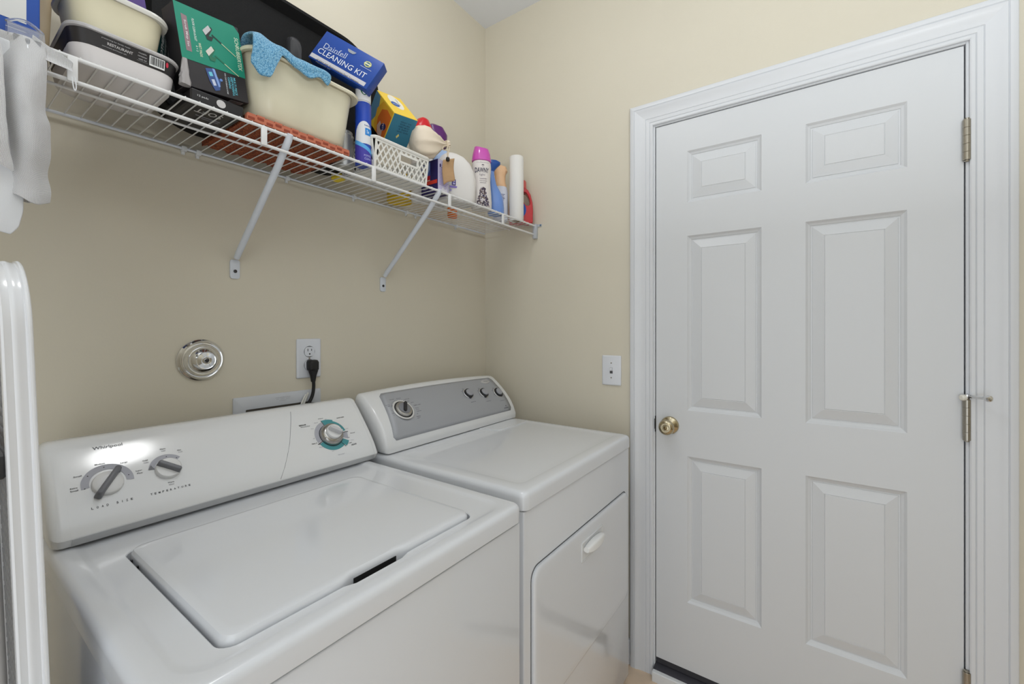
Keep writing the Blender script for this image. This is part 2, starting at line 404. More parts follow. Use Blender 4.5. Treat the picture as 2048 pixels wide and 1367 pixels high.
# ------------------------------------------------------------------ washing machine
WX0, WX1, WYF, WZ = .147, .8245, .5533, .930
wm = thing('washing_machine', 'white top-loading washing machine with teal dial, left of the dryer', 'washer', ((WX0+WX1)/2, .9, 0))
b = B(); box(b, WX0+.004, WX1-.004, WYF+.005, 1.25, .03, .8855, .004, 3); obj('cabinet', b, ENAMEL, wm)
for x in (WX0+.05, WX1-.05):
    for y in (WYF+.05, 1.2):
        b = B(); lathe(b, [(.022, 0), (.022, .012), (.010, .016), (.010, .031)], at(x, y, .0003), 16); obj('foot', b, mat('grey_rubber', (70, 70, 70), .7), wm)
# black plug and cord, running down behind the washing machine
BLKR = mat('black_rubber', (17, 17, 18), .45)
b = B(); fp = flat((ox+.004, YW, oz-.0215), (1, 0, 0), (0, 0, 1))
loft(b, [[fp(a, c, h) for a, c in rr(0, o, hx, hy, .005, 4)] for hx, hy, h, o in ((.0150, .0150, .0086, 0), (.0160, .0165, .012, 0), (.0160, .0170, .024, -.001), (.0140, .0150, .031, -.002), (.008, .0120, .035, -.004))])
loft(b, [[(ox+.004+a, YW-.022+c, oz-.0215+z) for a, c in rr(0, 0, hx, hy, .006, 4)] for hx, hy, z in ((.0150, .0105, -.012), (.0125, .010, -.022), (.009, .0085, -.034), (.0075, .0075, -.046), (.0065, .0065, -.054))])
PLUG = b
b = B(); tube(b, curve_pts([(ox+.004, YW-.022, oz-.062), (ox+.006, YW-.021, oz-.090), (ox+.002, YW-.020, oz-.120), (ox-.013, YW-.021, oz-.147), (ox-.03, YW-.024, oz-.175), (ox-.05, YW-.03, oz-.23), (ox-.06, YW-.035, oz-.36)]), .0052, 10); pc = obj('power_cord', b, BLKR, wm, label='black power cord'); obj('plug', PLUG, BLKR, pc, label='black plug in the lower socket')
b = B(); box(b, WX0+.009, WX1-.009, WYF+.011, 1.24, .880, .8895); obj('seam_shade', b, DARK, wm)  # dark slab standing in for the shade in the seam under the deck
LX0, LX1, LY0, LY1 = .2335, .7085, .6095, 1.0165      # lid
def ring(x0, x1, y0, y1, r, z, ns=24, n=6, notch=0):
    pts = rr((x0+x1)/2, (y0+y1)/2, (x1-x0)/2, (y1-y0)/2, r, n, ns)
    out = []
    for x, y in pts:
        if notch and y < y0+.001:
            t = max(0, 1-abs(x-.4655)/.064); t = min(1, t*4); t = t*t*(3-2*t); y += notch*t
        out.append((x, y, z))
    return out
b = B()
R_ = [ring(WX0+.0015, WX1-.0015, WYF+.0015, 1.266, .022, .8890), ring(WX0, WX1, WYF, 1.268, .022, .8905), ring(WX0, WX1, WYF, 1.268, .022, .9170), ring(WX0+.0012, WX1-.0012, WYF+.0012, 1.267, .022, .9225), ring(WX0+.0045, WX1-.0045, WYF+.0045, 1.264, .021, .9270), ring(WX0+.009, WX1-.009, WYF+.009, 1.26, .02, .9292), ring(WX0+.014, WX1-.014, WYF+.014, 1.255, .02, .930),
      ring(WX0+.030, WX1-.030, WYF+.026, 1.20, .045, .930), ring(WX0+.034, WX1-.034, WYF+.030, 1.196, .045, .9292), ring(WX0+.040, WX1-.040, WYF+.036, 1.19, .045, .9272), ring(WX0+.046, WX1-.046, WYF+.041, 1.18, .045, .9264),
      ring(LX0-.0065, LX1+.0065, LY0-.0045, LY1+.006, .024, .9264, notch=-.0075), ring(LX0-.005, LX1+.005, LY0-.003, LY1+.0045, .023, .9250, notch=-.0075), ring(LX0-.0045, LX1+.0045, LY0-.0025, LY1+.004, .023, .905, notch=-.0075)]
loft(b, R_, False, False); obj('top_deck', b, ENAMEL, wm, angle=30)
b = B(); pts = ring(LX0-.0045, LX1+.0045, LY0-.0025, LY1+.004, .023, .9052); b.faces.new([b.verts.new(p) for p in pts]); obj('lid_gap_shade', b, DARK, wm, smooth=False)  # dark sheet painted as the shade below the gap round the lid
b = B()
loft(b, [ring(LX0, LX1, LY0, LY1, .022, .9085, notch=.0065), ring(LX0, LX1, LY0, LY1, .022, .9270, notch=.0065), ring(LX0+.001, LX1-.001, LY0+.001, LY1-.001, .022, .9310, notch=.0062), ring(LX0+.0035, LX1-.0035, LY0+.0035, LY1-.0035, .021, .9345, notch=.0055),
         ring(LX0+.008, LX1-.008, LY0+.008, LY1-.008, .02, .9364, notch=.003), ring(LX0+.016, LX1-.016, LY0+.016, LY1-.016, .02, .9368), ring(LX0+.05, LX1-.05, LY0+.05, LY1-.05, .03, .9366), ring(LX0+.2, LX1-.2, LY0+.17, LY1-.17, .03, .9364)], False, True)
lid = obj('lid', b, ENAMEL, wm, angle=30)
for y in (.952, .985):
    b = B(); box(b, LX0-.0035, LX0-.0006, y-.0022, y+.0022, .9085, .924, .0006, 1); obj('hinge_pin', b, mat('dark_screw', (70, 70, 72), .35, 1), lid)
b = B(); box(b, .4225, .5085, LY0+.0045, LY0+.0058, .9060, .9245); obj('finger_slot_shade', b, DARK, wm)  # dark plate painted as the shaded hollow under the lid's front edge

# console: a convex profile run along x, rounded end caps
WPRO = [(1.1100, .9330), (1.1085, .9335), (1.0990, .9490), (1.0992, .9505), (1.1109, .9724), (1.1245, .9928), (1.1378, 1.0106), (1.1520, 1.0279), (1.1655, 1.0434), (1.1800, 1.0592), (1.1940, 1.0741), (1.2070, 1.0876), (1.2170, 1.0976), (1.2225, 1.1022), (1.2295, 1.1050), (1.2380, 1.1058), (1.2540, 1.1055), (1.2680, 1.1000), (1.2760, 1.09), (1.2780, .9330)]
def prof_z(pro, y):
    for (y0, z0), (y1, z1) in zip(pro[3:], pro[4:]):
        if y0 <= y <= y1 and y1-y0 > .004: return z0+(z1-z0)*(y-y0)/(y1-y0), V((0, y1-y0, z1-z0)).normalized()
    raise ValueError(y)
def on(pro, x, y, lift=0):
    """a drawing plane tangent to a console at (x, y): a runs right, b runs up the slope"""
    z, t = prof_z(pro, y); n = V((1, 0, 0)).cross(t)
    O = V((x, y, z)) + n*lift
    return lambda a, c, h=0: O + V((a, 0, 0)) + t*c + n*h
def onmtx(pro, x, y):
    z, t = prof_z(pro, y); return frame((x, y, z), (1, 0, 0), t)
def shrink(pro, k, x, zb=.933):
    """the profile drawn in by k, for rounded ends"""
    cy = 1.20; cz = 1.0; out = []
    for y, z in pro:
        d = V((y-cy, z-cz)); L = d.length; d *= max(0, L-k)/L
        out.append((x, cy+d.x, max(zb, cz+d.y)))
    return out
b = B(); loft(b, [[(x, y, z) for y, z in WPRO] for x in (.1742, .8278)]); con = obj('console', b, PLASTIC, wm, angle=30)
b = B(); loft(b, [[(x, y, z) for y, z in [(1.1100, .9332), (1.1070, .9334), (1.0972, .9488), (1.0982, .9502), (1.1100, .9500)]] for x in (.176, .826)]); obj('console_lip', b, GREYLIP, con, angle=40)
for sgn, xa, xb in ((-1, .1742, .1480), (1, .8282, .8420)):
    b = B(); d = abs(xb-xa)
    st = [(0, .0001), (.02, .0001), (.35, .0001), (.6, .0018), (.8, .0055), (.93, .0115), (1, .020)] if sgn < 0 else [(0, .0008), (.03, 0), (.5, 0), (.8, .002), (.93, .005), (1, .010)]
    loft(b, [shrink(WPRO, k, xa+(xb-xa)*t) for t, k in st]); obj('end_cap', b, PLASTIC, con, angle=28)
INK = (58, 60, 66); GRY = (150, 151, 160); TEAL = (72, 146, 152); LAV = (172, 173, 182)
def proj_map(pro, x0, y0):
    """follow the curved slope: b is arc length from y0"""
    def f(a, c, h=0):
        y = y0; rem = c; s = 1 if c > 0 else -1
        z, t = prof_z(pro, y0)
        for _ in range(40):
            if abs(rem) < 1e-7: break
            d = s*min(.004, abs(rem)); y2 = y+t.y*d
            y = min(max(y2, pro[3][0]+1e-4), 1.249); rem -= d
            z, t = prof_z(pro, y)
        n = V((1, 0, 0)).cross(t)
        return V((x0+a, y, z)) + n*h
    return f
def w_at(x, y): return proj_map(WPRO, x, y)
def knob_bar(name, pro, x, y, r, hgt, L, wd, ang, bmat, gmat, hh=.019, parent=None):
    Mx = onmtx(pro, x, y)
    b = B(); lathe(b, [(r*1.04, 0), (r*1.04, .002), (r, hgt*.8), (r*.93, hgt), (r*.5, hgt+.0008)], Mx, 36); k = obj(name, b, bmat, parent, angle=40)
    b = B(); R2 = Mx @ Matrix.Rotation(ang, 4, 'Z')
    loft(b, [[(a, c, h) for a, c in rr(0, 0, L*.5*s, wd*.5*q, wd*.28, 3)] for h, s, q in ((.001, 1, 1), (hh*.75, .98, .86), (hh, .93, .66), (hh+.0012, .88, .4))], mtx=R2); obj('grip', b, gmat, k, angle=35)
    return k
KNW = mat('knob_white', (224, 224, 224), .3); KNG = mat('knob_grey', (112, 113, 118), .35)
Lx, Ly = .2338, 1.1503
P = Print(w_at(Lx, Ly))
P.arc(.001, 0, .0275, .0395, math.radians(-8), math.radians(188), LAV, n=24)
for a, s, dx in ((188, 'Extra', 0), (142, 'Small', 0), (92, 'Medium', 0), (50, 'Large', 0), (10, 'Super', 0)):
    q = math.radians(a); P.oval(.0335*math.cos(q), .0335*math.sin(q), .0011, .0011, INK, .0008, 8)
P.text('Extra', -.0475, .0015, .0100, .0030, INK); P.text('Small', -.0475, -.0040, .0110, .0030, INK)
P.text('Small', -.0400, .0245, .0115, .0030, INK); P.text('Medium', -.0060, .0425, .0150, .0030, INK); P.text('Large', .0300, .0355, .0110, .0036, INK)
P.text('Super', .0500, .0100, .0110, .0034, INK); P.text('Plus', .0505, .0045, .0085, .0030, INK)
P.done('load_size_lettering', con)
P = Print(w_at(.2355, 1.1220))
for i, c in enumerate('LOAD SIZE'):
    if c != ' ': P.text(c, (i-4)*.0072, 0, (.0007 if c == 'I' else .0030), .0040, INK)
P.done('lettering', con)
knob_bar('load_size_knob', WPRO, Lx, Ly-.002, .0235, .008, .066, .0125, math.radians(54), KNW, KNG, .019, con)
Tx, Ty = .3320, 1.1515
P = Print(w_at(Tx, Ty))
P.arc(0, .001, .0230, .0330, math.radians(38), math.radians(172), LAV, n=20)
P.done('dial_arc', con); P = Print(w_at(Tx, Ty))
P.oval(.002, .028, .0011, .0011, INK, .0008, 8); P.oval(.019, .0205, .0011, .0011, INK, .0008, 8)
P.poly([(-.0225, .003), (-.0335, .005), (-.0275, .0150)], (120, 121, 126), .0009); P.done('dial_marking', con); P = Print(w_at(Tx, Ty))
P.text('Cold', -.0345, .0290, .0085, .0032, INK); P.text('Cold', -.0340, .0235, .0080, .0028, GRY); P.text('Warm', -.0010, .0490, .0105, .0032, INK); P.text('Cold', -.0005, .0440, .0075, .0028, GRY)
P.text('Hot', .0275, .0385, .0070, .0032, INK); P.text('Cold', .0285, .0335, .0075, .0028, GRY); P.text('Warm', -.0010, -.0330, .0110, .0032, INK); P.text('Warm', -.0010, -.0380, .0100, .0028, GRY)
P.done('temperature_lettering', con)
P = Print(w_at(.3285, 1.1215))
for i, c in enumerate('TEMPERATURE'): P.text(c, (i-5)*.0066, 0, .0030, .0040, INK)
P.done('lettering', con)
knob_bar('temperature_knob', WPRO, Tx, Ty-.001, .0225, .0085, .046, .0120, math.radians(-38), KNW, KNG, .019, con)
P = Print(w_at(.2350, 1.2040)); P.text('Whirlpool', .010, 0, .046, .0090, (96, 98, 104), bold=.004); P.done('brand_lettering', con)
# cycle dial
Dx, Dy = .7150, 1.1480
P = Print(w_at(Dx, Dy))
P.arc(0, 0, .0350, .0480, math.radians(102), math.radians(200), LAV, n=20)
P.arc(0, 0, .0350, .0520, math.radians(64), math.radians(104), TEAL, n=10); P.arc(0, 0, .0350, .0480, math.radians(6), math.radians(64), TEAL, n=14)
P.arc(0, 0, .0350, .0500, math.radians(-26), math.radians(-2), LAV, n=8); P.arc(0, 0, .0350, .0540, math.radians(-52), math.radians(-32), TEAL, n=8)
P.arc(0, 0, .0350, .0470, math.radians(206), math.radians(310), TEAL, n=20); P.arc(0, 0, .0338, .0356, 0, 2*PI, (44, 52, 60), .0008, 40)
for a, r1 in ((104, .053), (0, .052), (203, .052), (-55, .053)):
    q = math.radians(a); P.line(.035*math.cos(q), .035*math.sin(q), r1*math.cos(q), r1*math.sin(q), .0016, (40, 44, 50), .001)
P.text('8 Heavy', -.010, .0585, .0150, .0034, INK); P.text('Soak', .0040, .0540, .0060, .0024, GRY)
P.text('REGULAR', -.0680, .0480, .0200, .0042, (30, 30, 34), bold=.03); P.text('Permanent Press', -.0620, .0420, .0260, .0030, INK)
P.text('QUICK WASH', .0500, .0500, .0240, .0042, INK, bold=.02); P.text('Soak', -.0280, .0480, .0120, .0024, GRY); P.text('Rinse', -.0460, .0310, .0080, .0026, GRY)
P.text('Off', -.0530, .0000, .0055, .0026, GRY); P.text('Warm  8', -.0570, -.0150, .0150, .0032, (30, 30, 34), bold=.03); P.text('Off', -.0430, -.0200, .0055, .0028, INK)
P.text('Rinse', -.0420, -.0290, .0100, .0024, GRY); P.text('Spin', -.0130, -.0490, .0060, .0026, GRY); P.text('Rinse', .0380, .0260, .0070, .0024, GRY)
P.text('Soak', .0540, .0090, .0100, .0024, GRY); P.text('Off', .0520, -.0010, .0045, .0028, INK); P.text('Normal', .0660, -.0080, .0150, .0030, INK); P.text('Off', .0480, -.0200, .0050, .0028, INK)
P.text('Rinse', .0560, -.0300, .0100, .0022, GRY); P.text('6 Light', .0450, -.0370, .0140, .0032, INK); P.text('DELICATE', .0560, -.0440, .0170, .0044, INK, bold=.02)
P.text('Pull to start', .0080, -.0630, .0200, .0026, GRY)
P.done('cycle_print', con)
STEEL = mat('brushed_silver', (176, 174, 170), .24, .9)
Mx = onmtx(WPRO, Dx, Dy)
b = B(); lathe(b, [(.0340, 0), (.0345, .002), (.0325, .010), (.0290, .0150), (.0235, .0170), (.0225, .0160), (.002, .0160)], Mx, 48); dk = obj('cycle_dial', b, STEEL, con, angle=40, label='brushed silver cycle dial')
b = B(); lathe(b, [(.0222, .0150), (.0222, .0215), (.0208, .0240), (.002, .0245)], Mx, 40); cap = obj('dial_cap', b, KNW, dk, angle=40)
b = B(); R2 = Mx @ Matrix.Rotation(math.radians(-38), 4, 'Z')
loft(b, [[(a, c, h) for a, c in rr(0, 0, .0200*s, .0062*q, .006*q, 4)] for h, s, q in ((.0240, 1, 1.05), (.0350, .97, .85), (.0375, .9, .6))], mtx=R2); obj('grip', b, mat('knob_pale_grey', (198, 198, 200), .3), cap)
P = Print(flat(Mx.to_translation(), Mx.col[0].xyz, Mx.col[1].xyz)); P.line(-.0305, -.0130, -.0255, -.0105, .0016, (40, 40, 42), .0152); P.done('dial_pointer', dk)
# fine seam that divides the console panel
b = B(); sp = [(.6317, 1.2150), (.6265, 1.2030), (.6185, 1.1880), (.6073, 1.1690), (.5960, 1.1500), (.5800, 1.1300), (.5640, 1.1130), (.5474, 1.1000)]
tube(b, [V((x, y, prof_z(WPRO, y)[0]+.0001)) for x, y in sp], .00055, 6); obj('seam_line', b, mat('seam_grey', (128, 129, 132), .6), con)

# ------------------------------------------------------------------ dryer
DX0, DX1, DYF, DZ = .8600, 1.5735, .5700, .935
dr = thing('clothes_dryer', 'white clothes dryer with silver control panel, between the washing machine and the door', 'dryer', ((DX0+DX1)/2, .9, 0))
b = B(); box(b, DX0+.004, DX1-.003, DYF+.007, 1.245, .035, .8865, .004, 3); obj('cabinet', b, ENAMEL, dr)
for x in (DX0+.05, DX1-.05):
    for y in (DYF+.06, 1.2):
        b = B(); lathe(b, [(.022, 0), (.022, .012), (.010, .016), (.010, .037)], at(x, y, .0003), 16); obj('foot', b, mat('grey_rubber', (70, 70, 70), .7), dr)
def dring(i, r, z, x0=DX0, x1=DX1, y0=DYF, y1=1.25): return [(x, y, z) for x, y in rr((x0+x1)/2, (y0+y1)/2, (x1-x0)/2-i, (y1-y0)/2-i, r, 6, 10)]
b = B()
def top2(i, r, z, e=0): return dring(i, r, z, DX0+.045*(e > 0)-.0, DX1-.04*(e > 0), DYF+.042*(e > 0), 1.25-.19*(e > 0))
loft(b, [dring(.0015, .020, .8895), dring(0, .020, .8910), dring(0, .020, .9200), dring(.001, .020, .9260), dring(.004, .019, .9310), dring(.009, .018, .9340), dring(.015, .018, .9350), top2(0, .022, .9350, 1), top2(.002, .022, .9346, 1), top2(.007, .020, .9342, 1), top2(.03, .02, .9341, 1)], True, True)
top = obj('top_deck', b, ENAMEL, dr, angle=30)
b = B(); box(b, DX0+.009, DX1-.009, DYF+.013, 1.24, .880, .8899); obj('seam_shade', b, DARK, dr)  # dark slab, painted shade for the seam below the dryer top
# lint screen flap at the back right of the top
b = B(); loft(b, [[(x, y, z) for x, y in ((1.312+i, 1.088), (1.336+i, 1.014+i), (1.346+i, 1.006+i), (1.520-i, 1.006+i), (1.530-i, 1.014+i), (1.530-i, 1.088))] for z, i in ((.9340, 0), (.9368, 0), (.9376, .0012))]); obj('lint_flap', b, ENAMEL, dr, angle=25)
# front: door and its pull
def fring(i, y, r=.032): return [(x, y, z) for x, z in rr((.8960+1.5400)/2, (.3530+.7350)/2, (1.5400-.8960)/2-i, (.7350-.3530)/2-i, r, 6, 4)]
b = B(); loft(b, [fring(0, DYF+.0069), fring(0, DYF+.0005), fring(.0015, DYF-.002), fring(.004, DYF-.0035), fring(.010, DYF-.0042), fring(.030, DYF-.0042)], False, True); dd = obj('dryer_door', b, ENAMEL, dr, angle=30)
b = B(); loft(b, [fring(-.0032, DYF+.0066), fring(.0006, DYF+.0066)], False, False); obj('door_gap_shade', b, mat('shadow_grey', (92, 92, 94), .8), dr, smooth=False)  # grey ring painted as the shade in the gap round the door
hx0, hx1, hz0, hz1 = 1.1500, 1.3000, .6410, .7005
def hr(i, y): return [(x, y, z) for x, z in rr((hx0+hx1)/2, (hz0+hz1)/2, (hx1-hx0)/2-i, (hz1-hz0)/2-i, .004, 3)]
b = B(); loft(b, [hr(0, DYF-.004), hr(0, DYF-.0065), hr(.0015, DYF-.0075), hr(.0035, DYF-.0070), hr(.0050, DYF-.0052), hr(.0060, DYF-.0049)], False, True); hp = obj('pull_plate', b, PLASTIC, dd, angle=30)
b = B(); cx, cz = (hx0+hx1)/2, .6770
secs = []
for t in [k/10 for k in range(11)]:
    x = hx0+.016+(hx1-hx0-.032)*t; e = math.sin(PI*min(1, max(0, t)))**.45 if 0 < t < 1 else .25
    secs.append([(x, y, z) for y, z in rr(DYF-.0120-.004*e, cz-.001, .0070+.005*e, .0050+.0095*e, .006, 4)])
loft(b, secs); obj('grip', b, mat('bright_plastic', (238, 238, 237), .25), dd, angle=50)
# console
DPRO = [(1.0960, .9372), (1.0900, .9390), (1.0885, .9520), (1.0890, .9600), (1.1011, .9895), (1.1125, 1.0095), (1.1257, 1.0270), (1.1440, 1.0480), (1.1648, 1.0675), (1.1900, 1.0885), (1.2120, 1.1045), (1.2240, 1.1110), (1.2360, 1.1140), (1.2480, 1.1130), (1.2560, 1.1060), (1.2590, 1.095), (1.2600, .9372)]
def arch(x):
    t = (x-(DX0+DX1)/2)/((DX1-DX0)/2); return 1+.060*(1-t*t)
def dpro(x, k=0):
    out = []
    for (px, y, z) in shrink(DPRO, k, x, .9372): out.append((x, y, .9372+(z-.9372)*arch(x)))
    return out
xs = [.8720+(1.5670-.8720)*i/16 for i in range(17)]
b = B(); loft(b, [dpro(DX0+.0030, .024), dpro(DX0+.0045, .014), dpro(DX0+.008, .006), dpro(DX0+.0125, .0015)]+[dpro(x) for x in [DX0+.018]+xs[1:-1]+[DX1-.012]]+[dpro(DX1-.007, .002), dpro(DX1-.003, .006), dpro(DX1-.001, .011)])
dc = obj('console', b, PLASTIC, dr, angle=32)
def d_surf(x, s):
    """s: 0 at the bottom of the slope .. along the profile polyline"""
    seg = DPRO[3:12]; L = 0
    for (y0, z0), (y1, z1) in zip(seg, seg[1:]):
        z0 = .9372+(z0-.9372)*arch(x); z1 = .9372+(z1-.9372)*arch(x)
        d = math.hypot(y1-y0, z1-z0)
        if s <= L+d or (y1, z1) == seg[-1] or y1 == seg[-1][0]:
            t = (s-L)/d; T = V((0, y1-y0, z1-z0)).normalized()
            return V((x, y0+(y1-y0)*t, z0+(z1-z0)*t)), T
        L += d
def d_at(x0, y0):
    # arc length of y0 at x0
    s = 0
    while d_surf(x0, s)[0].y < y0 and s < .3: s += .0005
    def f(a, c, h=0):
        p, T = d_surf(x0+a, s+c); return p + V((1, 0, 0)).cross(T)*h
    f.p, f.t = d_surf(x0, s); return f
# silver panel that follows the slope
b = B(); NX, NS = 24, 16
def pan(h, ix, s0, s1):
    return
SL = .1965
rows = []
for jn in range(NS+1):
    s = .0150+(SL-.0150)*jn/NS; tt = jn/NS
    xa = .8975+.030*tt; xb = 1.5420-.006*tt
    ca = .010 if jn in (0, NS) else 0
    row = []
    for i in range(NX+1):
        x = xa+ca+(xb-xa-2*ca)*i/NX; p, T = d_surf(x, s*(.985 if False else 1)); row.append(p+V((1, 0, 0)).cross(T)*.0010)
    rows.append(row)
gv = [[b.verts.new(p) for p in r] for r in rows]
for jn in range(NS):
    for i in range(NX): b.faces.new((gv[jn][i], gv[jn][i+1], gv[jn+1][i+1], gv[jn+1][i]))
sp_ = obj('silver_panel', b, SILVER, dc, angle=60, label='silver-grey control panel face')
md = sp_.modifiers.new('thick', 'SOLIDIFY'); md.thickness = .0016; md.offset = -.5
DINK = (62, 63, 68)
def dm(f): return frame(f.p, (1, 0, 0), f.t)
f = d_at(.9800, 1.1470); P = Print(f)
for k in range(18):
    a = math.radians(200-k*9.5)
    P.oval(.0440*math.cos(a), .0440*math.sin(a), .0012, .0012, DINK, .0014, 6)
P.arc(0, 0, .0395, .0420, math.radians(-50), math.radians(205), (44, 45, 49), .0013, 36)
for s, a, c, w in (('Heavy Dry', -.048, .030, .018), ('Less', -.046, .025, .010), ('Normal', -.020, .050, .017), ('Delicate', .010, .050, .020), ('AUTO DRY', .040, .040, .022), ('60', .040, .030, .006), ('50 40', .052, .022, .012), ('TIMED DRY', .066, .0080, .034), ('Heavy', .058, -.004, .016), ('Damp', .057, -.010, .014), ('Fluff Air', .060, -.017, .020), ('Off', .047, -.026, .006), ('WRINKLE', .046, -.036, .018), ('SHIELD', .046, -.042, .016), ('Off', -.046, -.006, .010), ('Air', -.044, -.012, .008)):
    P.text(s, a, c, w, .0034, DINK, hh=.0014)
P.done('cycle_print', dc)
Mx = dm(f)
b = B(); lathe(b, [(.0400, .0005), (.0405, .0025), (.0385, .0042), (.0350, .0038), (.0340, .001)], Mx, 48, cap0=False, cap1=False); dk = obj('dial_ring', b, mat('ring_bright', (226, 226, 226), .25, .3), dc, angle=40, label='chrome ring round the dial')
b = B(); lathe(b, [(.0305, .0008), (.0312, .004), (.0290, .0085), (.0240, .0105), (.002, .0108)], Mx, 48); dk2 = obj('cycle_dial', b, STEEL, dc, angle=40)
b = B(); lathe(b, [(.0335, .0006), (.0335, .0030), (.0312, .0032)], Mx, 48); obj('dial_gap', b, mat('dark_grey', (38, 38, 41), .5), dk2)
b = B(); lathe(b, [(.0222, .0100), (.0219, .0130), (.020, .0142), (.002, .0145)], Mx, 40); obj('dial_cap', b, mat('mid_grey', (126, 127, 132), .35), dk2)
b = B(); loft(b, [[(a, c, h) for a, c in rr(.003, 0, .0215*s, .0062*q, .006*q, 4)] for h, s, q in ((.0140, 1, 1.0), (.0195, .97, .82), (.0208, .9, .6))], mtx=Mx @ Matrix.Rotation(math.radians(58), 4, 'Z')); obj('grip', b, mat('dark_grey', (38, 38, 41), .5), dk2)
for kx, ky, an, tx in ((1.3230, 1.1555, 75, 'TEMPERATURE'), (1.4140, 1.1490, 70, 'WRINKLE SHIELD'), (1.5040, 1.1430, 118, 'END SIGNAL')):
    f = d_at(kx, ky); Mx = dm(f)
    P = Print(f)
    P.arc(0, 0, .0270, .0282, math.radians(95), math.radians(215), DINK, .0014, 14); P.done('dial_arc', dc); P = Print(f); P.text(tx, .000, -.0400, .030, .0030, DINK, hh=.0014)
    for a in (110, 150, 190):
        q = math.radians(a); P.text('x', .0315*math.cos(q), .0315*math.sin(q), .0050, .0026, DINK, hh=.0014)
    P.done('knob_lettering', dc)
    b = B(); lathe(b, [(.0232, .0008), (.0236, .0025), (.0215, .0035), (.0215, .001)], Mx, 36, cap0=False, cap1=False); rk = obj('knob_ring', b, CHROME, dc, angle=40)
    b = B(); R2 = Mx @ Matrix.Rotation(math.radians(an), 4, 'Z')
    loft(b, [[(x*s, y*s*.86, h) for x, y in [(.0215*math.cos(2*PI*k/30)*(1+.10*max(0, math.cos(2*PI*k/30+PI))**6), .0215*math.sin(2*PI*k/30)) for k in range(30)]] for h, s in ((.001, 1.03), (.009, .99), (.0105, .95))], mtx=R2); kn = obj('control_knob', b, mat('dark_grey', (38, 38, 41), .5), dc, angle=40)
    b = B(); loft(b, [[(x*s, y*s*.86, h) for x, y in [(.0160*math.cos(2*PI*k/30), .0195*math.sin(2*PI*k/30)) for k in range(30)]] for h, s in ((.0100, 1), (.0140, .92), (.0146, .8))], mtx=R2); obj('knob_face', b, mat('knob_face_grey', (158, 159, 165), .3), kn, angle=40)
f = d_at(1.4790, 1.1940); b = B(); loft(b, [[f(.0290*s*math.cos(2*PI*k/32), .0115*s*math.sin(2*PI*k/32), h) for k in range(32)] for s, h in ((1, .0008), (1, .0024), (.93, .0034))]); bd = obj('badge', b, mat('badge_silver', (206, 206, 208), .25, .4), dc, angle=30, label='pale oval badge')
P = Print(f); P.text('Whirlpool', 0, 0, .030, .0050, (70, 72, 80), hh=.0038); P.done('lettering', bd)
f = d_at(1.5080, 1.0990); P = Print(f); P.text('estate', 0, .003, .030, .0058, DINK, hh=.0014); P.oval(.002, .0115, .0030, .0024, DINK, .0014, 10); P.done('lettering', dc)

# ------------------------------------------------------------------ wire shelf with its braces
SX0, SX1, SZ = -.34, 1.657, 1.8010
DECK = SZ+.0015
sh = thing('wire_shelf', 'long white wire shelf with two slanting braces on the back wall', 'shelf', (.66, 1.2, SZ))
def rail(name, y, z, r, m=WIREW):
    b = B(); tube(b, [(SX0, y, z), (SX1, y, z)], r, 10); return obj(name, b, m, sh)
rail('front_rail', 1.0490, SZ-.0036, .0037); rail('lower_rail', 1.0540, SZ-.0420, .0037)
rail('middle_rail', 1.1880, SZ-.0045, .0027); rail('back_rail', 1.3400, SZ-.0045, .0032, WIRECOOL)
wire_me = None
n_w = int((SX1-SX0)/.0254)
for i in range(n_w):
    x = SX1-.006-i*.0254
    if wire_me is None:
        b = B(); tube(b, [(x, 1.0460, SZ-.0006), (x, 1.0500, SZ), (x, 1.20, SZ), (x, 1.3425, SZ)], .0014, 6); w0 = obj('wire', b, WIREW, sh); wire_me = w0.data; x00 = x
    else:
        w = bpy.data.objects.new('wire', wire_me); C.objects.link(w); w.parent = sh; w.location = (x-x00, 0, 0)
for x in (-.146, .168, .483, .786, 1.101, 1.414):
    b = B(); box(b, x-.0068, x+.0068, 1.0450, 1.0500, SZ-.0460, SZ-.001, .0018, 2); obj('rail_tab', b, WIREW, sh)
for x in (.5425, 1.0525):
    b = B(); tube(b, [(x, 1.0440, SZ+.001), (x, 1.0520, SZ-.010), (x, 1.1, SZ-.060), (x, 1.3250, SZ-.2600), (x, 1.3360, SZ-.2720)], [.0065, .0085, .0086, .0084, .0075], 12)
    br = obj('brace', b, WIRECOOL, sh)
    b = B(); loft(b, [[(x+a, YW-h, 1.4985+c) for a, c in rr(0, 0, .0125-i, .0270-i, .007, 4)] for i, h in ((0, .0003), (0, .0040), (.001, .0048))]); obj('foot_plate', b, WIRECOOL, br)
    b = B(); lathe(b, [(.0048, .0040), (.0048, .0062), (.0030, .0072), (.0012, .0066)], axis((x, YW, 1.4925), (0, -1, 0)), 14); obj('screw', b, mat('dark_screw', (70, 70, 72), .35, 1), br)
for x in (-.12, .420, .452, .688, .925, 1.165, 1.215, 1.455):
    b = B(); box(b, x-.006, x+.006, 1.3355, YW-.0003, SZ-.0115, SZ+.0015, .002, 2); box(b, x-.0040, x+.0040, 1.3455, YW-.0003, SZ-.0185, SZ-.010, .001, 1); obj('wall_clip', b, mat('clip_plastic', (220, 222, 224), .4), sh)
b = B(); box(b, XW-.0175, XW-.0004, 1.0410, 1.0600, SZ-.0610, SZ+.0050, .002, 2); box(b, XW-.0045, XW-.0004, 1.0200, 1.0415, SZ-.0080, SZ+.0040, .0018, 2); eb = obj('end_bracket', b, mat('bracket_grey', (186, 190, 196), .4), sh)
b = B(); lathe(b, [(.004, .004), (.004, .006), (.0015, .0072)], axis((XW, 1.0245, SZ-.002), (-1, 0, 0)), 12); obj('screw', b, mat('blue_screw', (96, 122, 152), .4, .6), eb)

